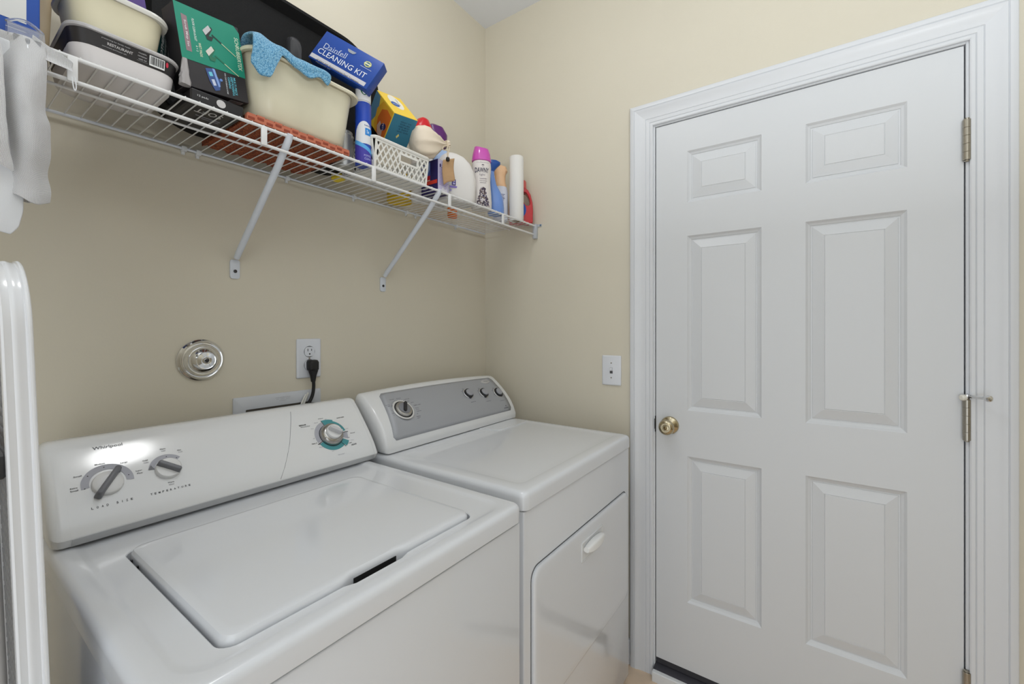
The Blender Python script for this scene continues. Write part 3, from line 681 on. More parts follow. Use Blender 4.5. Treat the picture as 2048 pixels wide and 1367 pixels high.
# ------------------------------------------------------------------ things on the shelf
def rbox(name, m, parent, x0, x1, y0, y1, z0, z1, bev=.001):
    b = B(); box(b, x0, x1, y0, y1, z0, z1, bev, 1); return obj(name, b, m, parent)
def fbox(bm, Mx, dx, dy, dz, bev=.0008, mi=0):   # box in a frame, from its origin
    return box(bm, 0, dx, 0, dy, 0, dz, bev, 1, mi, Mx)
D0 = DECK+.0004

# blue carton with a white panel at the left end
t = thing('detergent_carton', 'tall blue carton with a white panel at the left end of the shelf', 'box', (.06, 1.14, D0))
rbox('carton', mat('carton_blue', (24, 72, 158), .45), t, -.060, .1345, 1.085, 1.215, D0, D0+.33)
P = Print(flat((-.06, 1.085, D0), (1, 0, 0), (0, 0, 1)))
P.rect(.020, .1790, .038, .300, (214, 214, 212)); P.rect(.020, .1180, .052, .070, (160, 162, 166), .0008); P.rect(.030, .1240, .170, .176, (150, 152, 158), .0008); P.rect(.030, .1240, .150, .156, (150, 152, 158), .0008)
P.done('front_print', t)
# tan bin behind it
t = thing('tan_bin', 'tan plastic bin behind the clear tray, beside the blue carton', 'bin', (.133, 1.285, D0))
b = B(); loft(b, [[(x, y, D0+z) for x, y in rr(.1330, 1.285, .032+k, .035+k, .012, 4)] for z, k in ((0, 0), (.15, .006), (.27, .010), (.275, .0135), (.285, .0135), (.285, .011), (.01, -.001))]); obj('bin_body', b, mat('tan_plastic', (190, 170, 138), .5), t)
# clear food tray with a printed black sleeve
CLR = mat('cloudy_plastic', (206, 203, 203), .22, trans=.25)
t = thing('plastic_tray', 'clear plastic tray with black printed sleeve and barcode, under the cream tub', 'tray', (.246, 1.13, D0))
TX, TY = .2440, 1.1290
def tr(z, k, r=.03): return [(x, y, D0+z) for x, y in rr(TX, TY+.026, .0765+k, .0980+k, r, 6)]
b = B(); loft(b, [tr(0, -.010), tr(.003, -.005), (tr(.020, -.0015)), tr(.0335, 0)]); obj('tray_body', b, mat('tray_white', (214, 210, 210), .25), t)
b = B(); loft(b, [tr(.0338, .0006), tr(.0580, .0040)], False, False); slv = obj('sleeve', b, mat('sleeve_black', (34, 31, 33), .35), t)
b = B(); loft(b, [tr(.0582, .0035), tr(.0595, .0065), tr(.0625, .0075), tr(.0655, .0060), tr(.0665, .003), tr(.0640, -.004), tr(.0640, -.03)]); obj('tray_lid', b, CLR, t)
P = Print(lambda a, c, h=0: V((a, TY-.0720-.0006-(c-.0338)*.14-h-.0002, D0+c)))
P.text('RESTAURANT', .232, .0455, .036, .0050, (186, 182, 182), bold=.02); P.text('preserving for family meals', .226, .0525, .040, .0026, (170, 168, 170)); P.text('microwave and freezer safe', .224, .0393, .034, .0022, (160, 158, 160))
P.rect(.2560, .2720, .0380, .0383, (170, 170, 170), .0006); P.text('reusable', .2640, .0525, .012, .0028, (170, 168, 170)); P.text('container', .2640, .0470, .014, .0028, (170, 168, 170)); P.text('with lid', .2640, .0415, .012, .0028, (170, 168, 170))
P.rect(.2745, .2985, .0372, .0558, (226, 226, 226), .0006)
random.seed(3); a = .2762
while a < .2965:
    w = random.choice((.0005, .0008, .0013)); P.rect(a, a+w, .0400, .0545, (20, 20, 20), .0009); a += w+random.choice((.0005, .0009))
P.oval(.3022, .0495, .0020, .0050, (196, 40, 66), .0008)
P.done('sleeve_print', slv)
# cream tub standing on the tray lid
z0 = D0+.0672
t = thing('cream_tub', 'small cream plastic tub with pale rim stacked on the clear tray', 'tub', (TX, TY, z0))
def tu(z, k, r=.035): return [(x, y, z0+z) for x, y in rr(TX-.0085, TY, .0625+k, .0630+k, r, 6)]
b = B(); loft(b, [tu(0, -.010), tu(.004, -.004), tu(.020, 0), tu(.066, .006), tu(.066, .0035), tu(.006, -.008)]); obj('tub_body', b, CREAM2, t)
b = B(); loft(b, [tu(.0655, .0062), tu(.0640, .0125), tu(.0690, .0140), tu(.0740, .0125), tu(.0740, .0040), tu(.0665, .0036)], False, False); obj('rim', b, mat('rim_pale', (205, 203, 196), .3), t)
# small purple box standing in the cream tub
t = thing('snack_box', 'small purple box with orange print poking out of the cream tub', 'box', (.28, 1.14, z0+.007))
b = B(); Mx = frame((.240, 1.1300, z0+.008), (.95, .25, .12), (-.1, .05, 1)); fbox(b, Mx, .055, .115, .030); obj('carton', b, mat('carton_purple', (74, 46, 122), .45), t)
P = Print(lambda a, c, h=0: Mx @ V((a, c, .030+h))); P.rect(.002, .053, .060, .085, (56, 44, 34)); P.oval(.016, .072, .010, .007, (206, 158, 96)); P.oval(.038, .071, .009, .006, (186, 138, 80)); P.oval(.022, .064, .009, .005, (226, 178, 116), .0009); P.done('front_print', t)
# dark teal pouch between the tub and the green carton
t = thing('teal_pouch', 'dark teal pouch with white lettering wedged left of the green and black carton', 'pouch', (.33, 1.12, D0+.069))
Mx = frame((.2860, 1.0960, D0+.0690), (.52, .85, .02), (.12, .05, 1))
b = B(); rings = []
for k in range(9):
    v = k/8; s = 1-.35*v*v; wd = .034*s; th_ = .0085*math.sin(PI*(.14+.80*v))+.0015
    rings.append([(x+.035, .001+v*.098, z) for x, z in rr(0, 0, wd, th_, th_*.9, 4)])
loft(b, rings, mtx=Mx); obj('pouch_body', b, mat('pouch_teal', (20, 58, 58), .35), t)
P = Print(lambda a, c, h=0: Mx @ V((a, c, .0105+h))); P.text('OTHER', .022, .046, .044, .0130, (196, 200, 200), rot=PI/2, bold=.03); P.text('WIPES', .040, .046, .040, .0110, (150, 156, 156), rot=PI/2); P.done('lettering', t)
# crumpled grey bag
t = B(); random.seed(11); rings = []
for k in range(8):
    v = k/7; rings.append([V((.3345+.010*math.cos(a)*(1.05-.6*v)*(1+.35*noise.noise(V((math.cos(a)*3, math.sin(a)*3, v*9)))), 1.0640+.009*math.sin(a)*(1-.6*v)*(1+.4*noise.noise(V((math.cos(a)*2, math.sin(a)*2, v*5+9)))), D0+.0290+.055*v)) for a in [2*PI*i/14 for i in range(14)]])
loft(t, rings); tag(obj('plastic_bag', t, mat('grey_film', (164, 160, 160), .35), base=(.3345, 1.064, D0+.0285), angle=20), 'crumpled grey plastic bag between the clear tray and the black package', 'bag')
# black package lying flat on the wires
t = thing('black_package', 'flat black package with white lettering lying under the green and black carton', 'package', (.395, 1.15, D0))
rbox('carton', mat('package_black', (30, 28, 30), .4), t, .3420, .4440, 1.0560, 1.2050, D0, D0+.0270, .003)
P = Print(lambda a, c, h=0: V((.786-a, c, D0-h-.0002))); P.text('SOFT', .398, 1.092, .050, .022, (206, 204, 204), rot=0); P.rect(.366, .414, 1.118, 1.122, (150, 150, 160)); P.rect(.366, .400, 1.128, 1.131, (150, 150, 160)); P.done('underside_print', t)
P = Print(lambda a, c, h=0: V((a, 1.0560-h, D0+c))); P.oval(.398, .0140, .0090, .0085, (196, 194, 194), n=14); P.text('12 pads', .3640, .0140, .020, .0050, (190, 190, 190)); P.done('front_print', t)
# green and black carton, tilted
GX = V((.9849, .0969, .1431)); GY = V((-.1441, .0032, .9896))
t = thing('mop_pad_carton', 'green and black carton showing two floor mops and a blue car', 'box', (.40, 1.09, D0+.03))
GO = V((.3378, 1.0640, D0+.0305)); Mx = frame(GO, GX, GY)
GW_, GH = .1270, .1640
b = B(); box(b, 0, GW_, 0, GH, -.050, 0, .0008, 1, 0, Mx); obj('carton', b, mat('carton_black', (44, 41, 44), .45), t)
P = Print(lambda a, c, h=0: Mx @ V((a, c, h)))
TG = (22, 132, 108)
P.poly([(-.0002, .0545), (GW_+.0002, .0545), (GW_+.0002, GH-.012), (GW_-.010, GH), (-.0002, GH)], TG, .0006)
P.poly([(.0105, .0720), (.0210, .0720), (.0210, .1420), (.0105, .1440)], (140, 116, 122), .0009); P.text('Scrub Mop Set', .0158, .1070, .0520, .0052, (220, 214, 216), rot=-PI/2, hh=.0013)
P.text('FLOOR CLEAN & DUST', .0320, .1200, .0440, .0045, (216, 224, 220), rot=-PI/2); P.text('WET PADS', .0385, .0830, .0280, .0050, (216, 220, 190), rot=-PI/2); P.text('4 + 2', .0320, .0830, .0120, .0036, (216, 224, 220), rot=-PI/2)
P.text('SCHRUBBERTEX', .1185, .1040, .0700, .0085, (206, 222, 196), rot=-PI/2, bold=.01)
for oy, dc_, pc_ in ((.1160, (36, 44, 44), (186, 186, 188)), (.0740, (40, 110, 84), (206, 204, 194))):
    P.poly([(.0500, oy+.0060), (.0660, oy+.0240), (.0690, oy+.0200), (.0560, oy-.0040)], dc_, .0010)
    P.poly([(.0480, oy+.0100), (.0610, oy+.0250), (.0660, oy+.0180), (.0530, oy+.0020)], pc_, .0013)
    P.poly([(.0530, oy+.0020), (.0690, oy+.0040), (.0640, oy-.0060), (.0550, oy-.0060)], dc_, .0014)
    P.line(.0660, oy+.0080, .0840, oy-.0030, .0026, dc_, .0014); P.line(.0840, oy-.0030, .1120, oy-.0200, .0018, (186, 196, 160), .0014)
P.poly([(.0420, .0480), (.0600, .0530), (.0640, .0380), (.0700, .0300), (.0660, .0100), (.0560, .0060), (.0470, .0240)], (58, 84, 140), .0009)
P.poly([(.0560, .0520), (.0610, .0520), (.0680, .0180), (.0640, .0160)], (130, 160, 216), .0012); P.poly([(.0470, .0420), (.0540, .0440), (.0560, .0360), (.0490, .0340)], (110, 196, 214), .0012); P.poly([(.0510, .0280), (.0570, .0300), (.0600, .0180), (.0540, .0160)], (196, 204, 222), .0012); P.oval(.0715, .0330, .0030, .0028, (96, 134, 200), .0012)
P.text('MULTI PIECE', .1010, .0290, .0370, .0046, (110, 206, 226), rot=-PI/2); P.text('DEEP POWERFUL', .0950, .0270, .0400, .0046, (110, 206, 226), rot=-PI/2); P.text('CLEANING', .0890, .0330, .0240, .0044, (110, 206, 226), rot=-PI/2); P.text('FOR CAR INTERIOR & HOME', .0820, .0290, .0440, .0030, (206, 210, 214), rot=-PI/2)
P.done('front_print', t)
P = Print(lambda a, c, h=0: Mx @ V((a, -.0002-h, -c))); P.rect(.090, .1180, .0060, .0200, (190, 184, 186))
for k in range(9): P.rect(.0920+k*.0027, .0920+k*.0027+.0012, .0075, .0170, (40, 38, 40), .0008)
P.done('barcode_label', t)
# coir mat with a terracotta brick edge
t = thing('coir_mat', 'rust-brown coir mat with terracotta brick-pattern edge lying under the big cream dishpan', 'mat', (.57, 1.17, D0))
cm = bpy.data.materials.new('coir'); cm.use_nodes = True; nt = cm.node_tree; pb = nt.nodes['Principled BSDF']; pb.inputs['Roughness'].default_value = .9
tc = nt.nodes.new('ShaderNodeTexCoord'); no = nt.nodes.new('ShaderNodeTexNoise'); no.inputs['Scale'].default_value = 170; no.inputs['Detail'].default_value = 6; no.inputs['Distortion'].default_value = 2.5
cr = nt.nodes.new('ShaderNodeValToRGB'); cr.color_ramp.elements[0].position = .35; cr.color_ramp.elements[0].color = lin((70, 32, 18))+(1,); cr.color_ramp.elements[1].position = .68; cr.color_ramp.elements[1].color = lin((206, 116, 62))+(1,)
e = cr.color_ramp.elements.new(.52); e.color = lin((146, 68, 36))+(1,)
bp = nt.nodes.new('ShaderNodeBump'); bp.inputs['Strength'].default_value = .8; bp.inputs['Distance'].default_value = .003
nt.links.new(tc.outputs['Object'], no.inputs['Vector']); nt.links.new(no.outputs['Fac'], cr.inputs['Fac']); nt.links.new(cr.outputs['Color'], pb.inputs['Base Color']); nt.links.new(no.outputs['Fac'], bp.inputs['Height']); nt.links.new(bp.outputs['Normal'], pb.inputs['Normal'])
MX0, MX1, MY0, MY1 = .4470, .7080, 1.0480, 1.3000
b = B(); xsn = 22; up, dn = [], []
fr = [(MX0+(MX1-MX0)*i/xsn, MY0+.010) for i in range(xsn+1)]
bk = [(MX1-(MX1-MX0)*i/(xsn*2), MY1+.010*noise.noise(V((i*.9, 3, 0)))-(.012 if i % 6 < 2 else 0)) for i in range(xsn*2+1)]
loft(b, [[(x, y, D0+z) for x, y in fr+bk] for z in (.0004, .0130)]); obj('pile', b, cm, t, smooth=False)
TC = [mat('terracotta', (188, 110, 84), .75, bump=.4, bscale=160), mat('terracotta_dark', (142, 64, 44), .75, bump=.4, bscale=160)]
b = B(); box(b, MX0, MX1, MY0, MY0+.0115, D0+.0004, D0+.0140, .001, 1); obj('edging', b, TC[0], t)
nb = 13
for k in range(nb):
    x0 = MX0+(MX1-MX0)*k/nb; b = B(); zz = .0070 if k % 2 else .0028
    box(b, x0+.002, x0+(MX1-MX0)/nb-.004, MY0-.0011, MY0+.003, D0+zz, D0+zz+.0055, .0004, 1); obj('brick', b, TC[1], t)
    b = B(); box(b, x0+.001, x0+(MX1-MX0)/nb-.001, MY0+.0005, MY0+.0114, D0+.0138, D0+.0165+.0015*(k % 2), .0006, 1); obj('brick', b, TC[0], t)
# the big cream dishpan on the mat
z0 = D0+.0185; UX, UY = .5940, 1.1270
t = thing('dishpan', 'large cream plastic dishpan with rolled rim standing on the brown mat', 'tub', (UX, UY, z0))
def du(z, k, kx=0, r=.045): return [(x, y, z0+z) for x, y in rr(UX+kx*.35, UY-k*.25, .1210+k+kx, .0660+k*.75, r, 8)]
b = B(); loft(b, [du(0, -.020), du(.0015, -.012), du(.006, -.005), du(.014, 0), du(.060, .006), du(.120, .0125), du(.150, .0160), du(.1500, .0130), du(.06, .003), du(.016, -.004), du(.004, -.02)]); db = obj('tub_body', b, CREAM, t)
b = B(); loft(b, [du(.1495, .0165), du(.1470, .0190), du(.1440, .0260), du(.1440, .0285), du(.1490, .0300), du(.1540, .0270), du(.1555, .0210), du(.1540, .0150), du(.1500, .0135)], False, False); obj('rim', b, CREAM, t)
# blue microfibre cloth over its rim
cl_m = bpy.data.materials.new('microfibre'); cl_m.use_nodes = True; nt = cl_m.node_tree; pb = nt.nodes['Principled BSDF']; pb.inputs['Roughness'].default_value = .9; pb.inputs['Sheen Weight'].default_value = .25
tc = nt.nodes.new('ShaderNodeTexCoord'); vo = nt.nodes.new('ShaderNodeTexVoronoi'); vo.inputs['Scale'].default_value = 330
cr = nt.nodes.new('ShaderNodeValToRGB'); cr.color_ramp.elements[0].color = lin((146, 196, 222))+(1,); cr.color_ramp.elements[1].color = lin((64, 130, 170))+(1,); cr.color_ramp.elements[1].position = .8
bp = nt.nodes.new('ShaderNodeBump'); bp.inputs['Strength'].default_value = .9; bp.inputs['Distance'].default_value = .002; bp.invert = True
nt.links.new(tc.outputs['Object'], vo.inputs['Vector']); nt.links.new(vo.outputs['Distance'], cr.inputs['Fac']); nt.links.new(cr.outputs['Color'], pb.inputs['Base Color']); nt.links.new(vo.outputs['Distance'], bp.inputs['Height']); nt.links.new(bp.outputs['Normal'], pb.inputs['Normal'])
def sheet(bm, fn, ns, nt_):
    g = [[bm.verts.new(fn(i/ns, k/nt_)) for i in range(ns+1)] for k in range(nt_+1)]
    for k in range(nt_):
        for i in range(ns): bm.faces.new((g[k][i], g[k][i+1], g[k+1][i+1], g[k+1][i]))
    return bm
def lerp(pts, x):
    for (x0, y0), (x1, y1) in zip(pts, pts[1:]):
        if x <= x1:
            u = (x-x0)/(x1-x0); return y0+(y1-y0)*(u*u*(3-2*u))
    return pts[-1][1]
RZ = z0+.1560
def cloth(s, q):
    x = .4490+.182*s
    hang = lerp([(0, .060), (.10, .078), (.22, .072), (.34, .010), (.55, .020), (.72, .030), (.86, .016), (1, .026)], s)
    hump = lerp([(0, .020), (.12, .028), (.40, .016), (.65, .006), (.86, .006), (.95, .012), (1, .008)], s)
    yr = 1.0320-.0020*math.sin(s*9)
    if q < .55:
        u = q/.55; y = 1.1250+(yr-1.1250)*u; z = RZ+hump*math.sin(PI*min(1, u*.80+.10))+.004-(1-u)**2*.030
    else:
        u = (q-.55)/.45; y = yr-.0085*math.sin(min(1, u*2.5)*PI/2)+.002*u; z = RZ+.004+hump*math.sin(PI*.90)*(1-u)-hang*u-.004*u
    w = noise.noise(V((x*28, q*4, 1)))
    return V((x+.006*noise.noise(V((x*20, q*5, 7)))-.012*(q > .55)*(q-.55)*(1 if s < .3 else 0), y+.004*w, z+.005*noise.noise(V((x*30, q*3, 4)))))
b = B(); sheet(b, cloth, 40, 26); o = obj('cleaning_cloth', b, cl_m, base=(.53, 1.05, RZ), angle=180); tag(o, 'crumpled light blue microfibre cloth draped over the dishpan rim', 'cloth')
md = o.modifiers.new('thick', 'SOLIDIFY'); md.thickness = .0060; md.offset = 1
md = o.modifiers.new('soft', 'SUBSURF'); md.levels = 1; md.render_levels = 1
# black plastic tote lying on its side behind everything
t = thing('black_tub', 'big black textured plastic tub standing on edge against the wall', 'tub', (.62, 1.28, D0+.019))
BX0, BX1, BZ0, BZ1 = .3000, .9450, D0+.0190, 2.262
def bt(y, k, r=.14): return [(x, y, z) for x, z in rr((BX0+BX1)/2, (BZ0+BZ1)/2, (BX1-BX0)/2-k, (BZ1-BZ0)/2-k, r-k*.5, 12, 6)]
b = B(); loft(b, [bt(1.3450, .030), bt(1.3470, .020), bt(1.2560, .006), bt(1.2420, .004), bt(1.2400, .000), bt(1.2310, 0), bt(1.2290, .002), bt(1.2290, .010), bt(1.2320, .013), bt(1.2510, .030), bt(1.2540, .050)]); bb = obj('tub_body', b, BLACKP, t, angle=28)
b = B(); loft(b, [[(x*.9+.66, 1.2550-h, 2.135+z) for x, z in rr(0, 0, .024*s, .047*s, .022*s, 6)] for h, s in ((0, 1), (.012, .92), (.017, .75))]); obj('handle_boss', b, mat('boss_grey', (52, 52, 54), .35), bb)
# blue kit box leaning in the dishpan
KX = V((.4686, -.7262, -.5029)); KY = V((.3986, -.3342, .8541))
KO = V((.7008, 1.1468, 2.1828)); KW, KH, KT = .1930, .0950, .034
Mx = frame(KO - KY.normalized()*KH, KX, KY)
t = thing('cleaning_kit_box', 'blue hanging box lettered CLEANING KIT leaning out of the dishpan', 'box', tuple(KO - KY.normalized()*KH*.5))
b = B(); box(b, 0, KW, 0, KH, -KT, 0, .0012, 2, 0, Mx); obj('carton', b, mat('kit_blue', (20, 66, 150), .4), t)
b = B(); box(b, .085, .107, KH-.0005, KH+.0085, -KT*.55, -KT*.45, .0004, 1, 0, Mx); obj('hang_tab', b, mat('grey_film', (164, 160, 160), .35), t)
P = Print(lambda a, c, h=0: Mx @ V((a, c, h)))
P.rect(.002, KW-.010, .004, KH-.0785, (198, 196, 200), .0006); P.text('of Care with Environmental Field Treatment', .095, KH-.0890, .140, .0048, (66, 66, 74), hh=.0010); P.text('Household safe', .052, KH-.0965, .048, .0040, (90, 90, 98), hh=.0010)
P.text('CLEANING KIT', .0920, KH-.0620, .1580, .0165, (222, 226, 236), hh=.0010, bold=0)
P.text('Dainfell', .0560, KH-.0400, .0720, .0170, (190, 200, 222), rot=.05, hh=.0010, bold=-.004); P.line(.022, KH-.0500, .092, KH-.0455, .0012, (190, 200, 222), .0010)
P.poly([(.082, KH-.0150), (.110, KH-.0150), (.107, KH-.0205), (.102, KH-.0235), (.090, KH-.0235), (.085, KH-.0205)], (150, 156, 166), .0010)
P.oval(.1560, KH-.0280, .0120, .0095, (196, 196, 130), .0010, 8); P.oval(.1560, KH-.0280, .0080, .0060, (34, 88, 130), .0013, 10); P.rect(.1470, .1650, KH-.0300, KH-.0262, (220, 220, 180), .0016); P.rect(.1400, .1760, KH-.0420, KH-.0405, (170, 180, 206), .0010)
P.done('front_print', t)
# spray can and the silver can beside it
t = thing('spray_can', 'slim blue and white spray can with green leaf mark right of the dishpan', 'can', (.7760, 1.0830, D0))
cx, cy, r = .7760, 1.0830, .0225
b = B(); lathe(b, [(.0205, 0), (r, .002), (r, .060), (r, .120), (r, .122), (r, .176), (.021, .181), (.018, .185), (.0215, .186), (.0215, .238), (.019, .241), (.002, .241)], at(cx, cy, D0), 32, mis=[0, 0, 0, 0, 0, 0, 1, 1, 1, 1, 1]); obj('can_body', b, [mat('can_blue', (28, 66, 170), .3), mat('can_white', (222, 222, 222), .3)], t)
P = Print(cyl(cx, cy, D0, r+.0003, math.atan2(-cy, -cx)+.15))
for k in range(12):
    a0 = -.030+.060*k/12; a1 = -.030+.060*(k+1)/12
    u0, u1 = max(0, 1-(a0/.030)**2), max(0, 1-(a1/.030)**2)
    P.poly([(a0, .060), (a1, .060), (a1, .064+.060*u1**.5), (a0, .064+.060*u0**.5)], (216, 218, 222), .0003)
    P.poly([(a0, .060-.030*(k/12)), (a1, .060-.030*((k+1)/12)), (a1, .072-.030*((k+1)/12)), (a0, .072-.030*(k/12))], (84, 162, 222), .0005)
    P.poly([(a0, .004), (a1, .004), (a1, .060-.030*((k+1)/12)), (a0, .060-.030*(k/12))], (62, 54, 156), .0004)
P.rect(.002, .026, .085, .105, (30, 128, 206), .0007, 6); P.text('Foaming', .008, .112, .016, .006, (40, 60, 140), hh=.0007); P.text('5x', .010, .095, .008, .010, (200, 220, 240), hh=.0010); P.text('POWER', .010, .026, .022, .006, (170, 170, 220), hh=.0007); P.text('CLEAN', .010, .017, .020, .006, (170, 170, 220), hh=.0007)
P.done('label_print', t)
P = Print(cyl(cx, cy, D0, .0217, math.atan2(-cy, -cx)+.15)); P.oval(-.002, .214, .0090, .0150, (28, 108, 62), .0004, 18, rot=.25); P.done('leaf_mark', t)
t = thing('metal_can', 'grey metal can half hidden behind the blue spray can', 'can', (.7520, 1.1450, D0))
b = B(); lathe(b, [(.026, .002), (.0285, 0), (.0295, .003), (.0285, .006), (.0285, .092), (.0295, .095), (.0275, .098), (.002, .097)], at(.7520, 1.1450, D0), 32); obj('can_body', b, mat('tin', (176, 176, 174), .35, .6), t)
b = B(); lathe(b, [(.026, .0975), (.026, .106), (.024, .108), (.002, .108)], at(.7520, 1.1450, D0), 28); obj('can_lid', b, mat('tin', (176, 176, 174), .35, .6), t)
# white lattice basket
t = thing('lattice_basket', 'white plastic lattice basket with handle holes holding the yellow carton', 'basket', (.8980, 1.14, D0))
QX0, QX1, QY0, QY1, QH = .7980, 1.0000, 1.0600, 1.2150, .0860
BW = mat('basket_white', (224, 222, 216), .38)
def bar(bm, p, q, n, w, th_=.0024):
    p, q, n = V(p), V(q), V(n).normalized(); d = (q-p)
    if d.length < .002: return
    s = d.normalized().cross(n)*w/2
    loft(bm, [[c+s+n*th_/2, c-s+n*th_/2, c-s-n*th_/2, c+s-n*th_/2] for c in (p, q)])
def clip(a, c, L, H, hole):
    """clip a 45 degree strip from (a,0) going up by slope c to the panel, leaving the handle hole out"""
    out = []; n = 60; run = None
    for k in range(n+1):
        z = H*k/n; x = a+c*z
        ok = 0 <= x <= L and not (hole and hole[0] < x < hole[1] and hole[2] < z < hole[3])
        if ok and run is None: run = (x, z)
        if ok: last = (x, z)
        if (not ok or k == n) and run is not None:
            out.append((run, last)); run = None
    return out
fl_ = lambda y, s: y
def side(name, O, ex, nrm, L, hole):
    b = B(); O, ex = V(O), V(ex)
    P2 = lambda p: O + ex*p[0] + V((0, 0, p[1])) + V(nrm)*(.010*p[1]/QH)
    for c in (.62, -.62):
        a = -L
        while a < 2*L:
            for p, q in clip(a, c, L, QH-.004, hole): bar(b, P2(p), P2(q), nrm, .0046)
            a += .0190
    bar(b, P2((0, .003)), P2((L, .003)), nrm, .007); bar(b, P2((0, QH-.004)), P2((L, QH-.004)), nrm, .010)
    bar(b, P2((0, 0)), P2((0, QH)), nrm, .007); bar(b, P2((L, 0)), P2((L, QH)), nrm, .007)
    if hole:
        h0, h1, v0, v1 = hole
        for p, q in (((h0, v0), (h1, v0)), ((h0, v1), (h1, v1)), ((h0, v0), (h0, v1)), ((h1, v0), (h1, v1))): bar(b, P2(p), P2(q), nrm, .0065, .0036)
    return tag(obj(name, b, BW, t, smooth=False), kind='stuff')
side('lattice_side', (QX0, QY0, D0), (1, 0, 0), (0, -1, 0), QX1-QX0, (.088, .160, .044, .068))
side('lattice_side', (QX0, QY1, D0), (1, 0, 0), (0, 1, 0), QX1-QX0, (.065, .137, .044, .068))
side('lattice_side', (QX0, QY0, D0), (0, 1, 0), (-1, 0, 0), QY1-QY0, None)
side('lattice_side', (QX1, QY0, D0), (0, 1, 0), (1, 0, 0), QY1-QY0, None)
b = B(); box(b, QX0, QX1, QY0, QY1, D0, D0+.0022); obj('basket_floor', b, BW, t)
b = B(); cx, cy = (QX0+QX1)/2, (QY0+QY1)/2; hx, hy = (QX1-QX0)/2+.010, (QY1-QY0)/2+.010
def bq(z, k): return [(x, y, D0+z) for x, y in rr(cx, cy, hx+k, hy+k, .018, 6)]
loft(b, [bq(QH-.002, -.003), bq(QH-.003, .003), bq(QH+.002, .0045), bq(QH+.006, .002), bq(QH+.006, -.003), bq(QH-.002, -.003)], False, False); obj('rim', b, BW, t)
# yellow, orange and teal carton tipped back in the basket
t = thing('sponge_carton', 'yellow, orange and teal carton tipped back in the lattice basket', 'box', (.93, 1.13, D0+.09))
AX = V((.9895, -.1336, .0559)); AD = V((.1362, .7277, -.6722)); AA = V((.0491, .6727, .7383))
k_ = .95; O = V((.9214*k_, 1.121*k_, EYE+(2.0317-EYE)*k_)); ex, ed, ea = .0866, .1000, .140
def mface(p, u, v): p = V(p); u, v = V(u), V(v); n = u.cross(v).normalized(); return lambda a, c, h=0: p+u*a+v*c+n*h
b = B(); box(b, 0, ex, 0, ea, -ed, 0, .0010, 1, 0, frame(O, AX, AA)); obj('carton', b, mat('carton_yellow', (238, 200, 62), .45), t)
P = Print(mface(O, AX, AA)); P.oval(.046, .090, .023, .046, (226, 222, 210), .0004, 24); P.oval(.036, .072, .0150, .0150, (36, 84, 160), .0008, 18); P.text('pads', .036, .072, .018, .010, (200, 214, 236), hh=.0012); P.text('sponges', .055, .092, .044, .0050, (120, 118, 110), rot=PI/2); P.done('top_print', t)
P = Print(mface(O+AD*ed, AX, -AD)); P.rect(.0006, ex-.0006, .0006, ed-.0010, (50, 116, 142), .0004)
for i, s in enumerate(('WHAT DO', 'SCRUBS', 'NEED MOST', 'A REST', 'AND SUN')): P.text(s, .050, ed-.020-i*.0080, .040-.004*(i % 2), .0048, (24, 62, 86), hh=.0008)
P.poly([(.034, .030), (.040, .040), (.044, .034), (.038, .024)], (206, 196, 120), .0008); P.done('end_print', t)
P = Print(mface(O, AA, AD))
P.poly([(.1395, .0005), (.1395, .0995), (.115, .0995), (.085, .050), (.105, .004)], (94, 138, 164), .0004); P.poly([(.004, .004), (.080, .006), (.100, .040), (.088, .085), (.070, .0995), (.004, .0995)], (226, 168, 46), .0005); P.poly([(.004, .020), (.040, .014), (.070, .028), (.078, .060), (.060, .0995), (.004, .0995)], (208, 104, 34), .0007)
P.poly([(.030, .070), (.058, .060), (.066, .080), (.050, .0995), (.020, .0995)], (202, 168, 150), .0009); P.oval(.030, .066, .0180, .0110, (32, 40, 88), .0011, 18, rot=.5); P.text('PETS', .030, .066, .0220, .0090, (216, 196, 210), rot=PI/2+.5, hh=.0014); P.done('side_print', t)
# muslin drawstring bag on the basket rim, with cord, bead and kraft tag
t = thing('drawstring_bag', 'cream muslin drawstring pouch with kraft tag resting on the basket rim', 'pouch', (1.02, 1.07, D0+.09))
b = B(); A0 = V((.966, 1.088, D0+.142)); A1 = V((1.1000, 1.060, 1.9760)); rings = []
st = [(0, .004), (.02, .030), (.08, .043), (.20, .051), (.36, .053), (.52, .048), (.68, .035), (.82, .020), (.92, .0105), (.96, .0080), (1.0, .0120), (1.06, .0150), (1.08, .010)]
dirx = (A1-A0); L_ = dirx.length; dirx.normalize(); up_ = V((0, 0, 1)); sd = dirx.cross(up_).normalized(); up_ = sd.cross(dirx)
for v, r in st:
    ring_ = []
    for i in range(72):
        a = 2*PI*i/72
        w = max(0, min(1, (v-.12)/.6)); fold = 1+.10-.34*w*abs(math.sin(a*4.5+v*1.6))**.6-.12*(1-w)*abs(math.sin(a*2.5+v*7))**.7+.16*noise.noise(V((math.cos(a)*1.7, math.sin(a)*1.7, v*3)))
        ring_.append(A0+dirx*L_*v+sd*(r*.86*fold*math.cos(a))+up_*(r*fold*math.sin(a)))
    rings.append(ring_)
loft(b, rings); obj('pouch_body', b, mat('muslin', (226, 212, 192), .85, bump=.35, bscale=500), t, angle=180)
CO = mat('cotton_cord', (206, 190, 166), .8)
b = B()
tube(b, [A1+V((-.006, .009*math.sin(a), .009*math.cos(a))) for a in [2*PI*k/16 for k in range(17)]], .0022, 6)
tube(b, curve_pts([A1+V((-.004, -.009, -.004)), A1+V((-.012, -.015, -.022)), A1+V((-.014, -.016, -.040)), A1+V((-.012, -.016, -.058))]), .0018, 6)
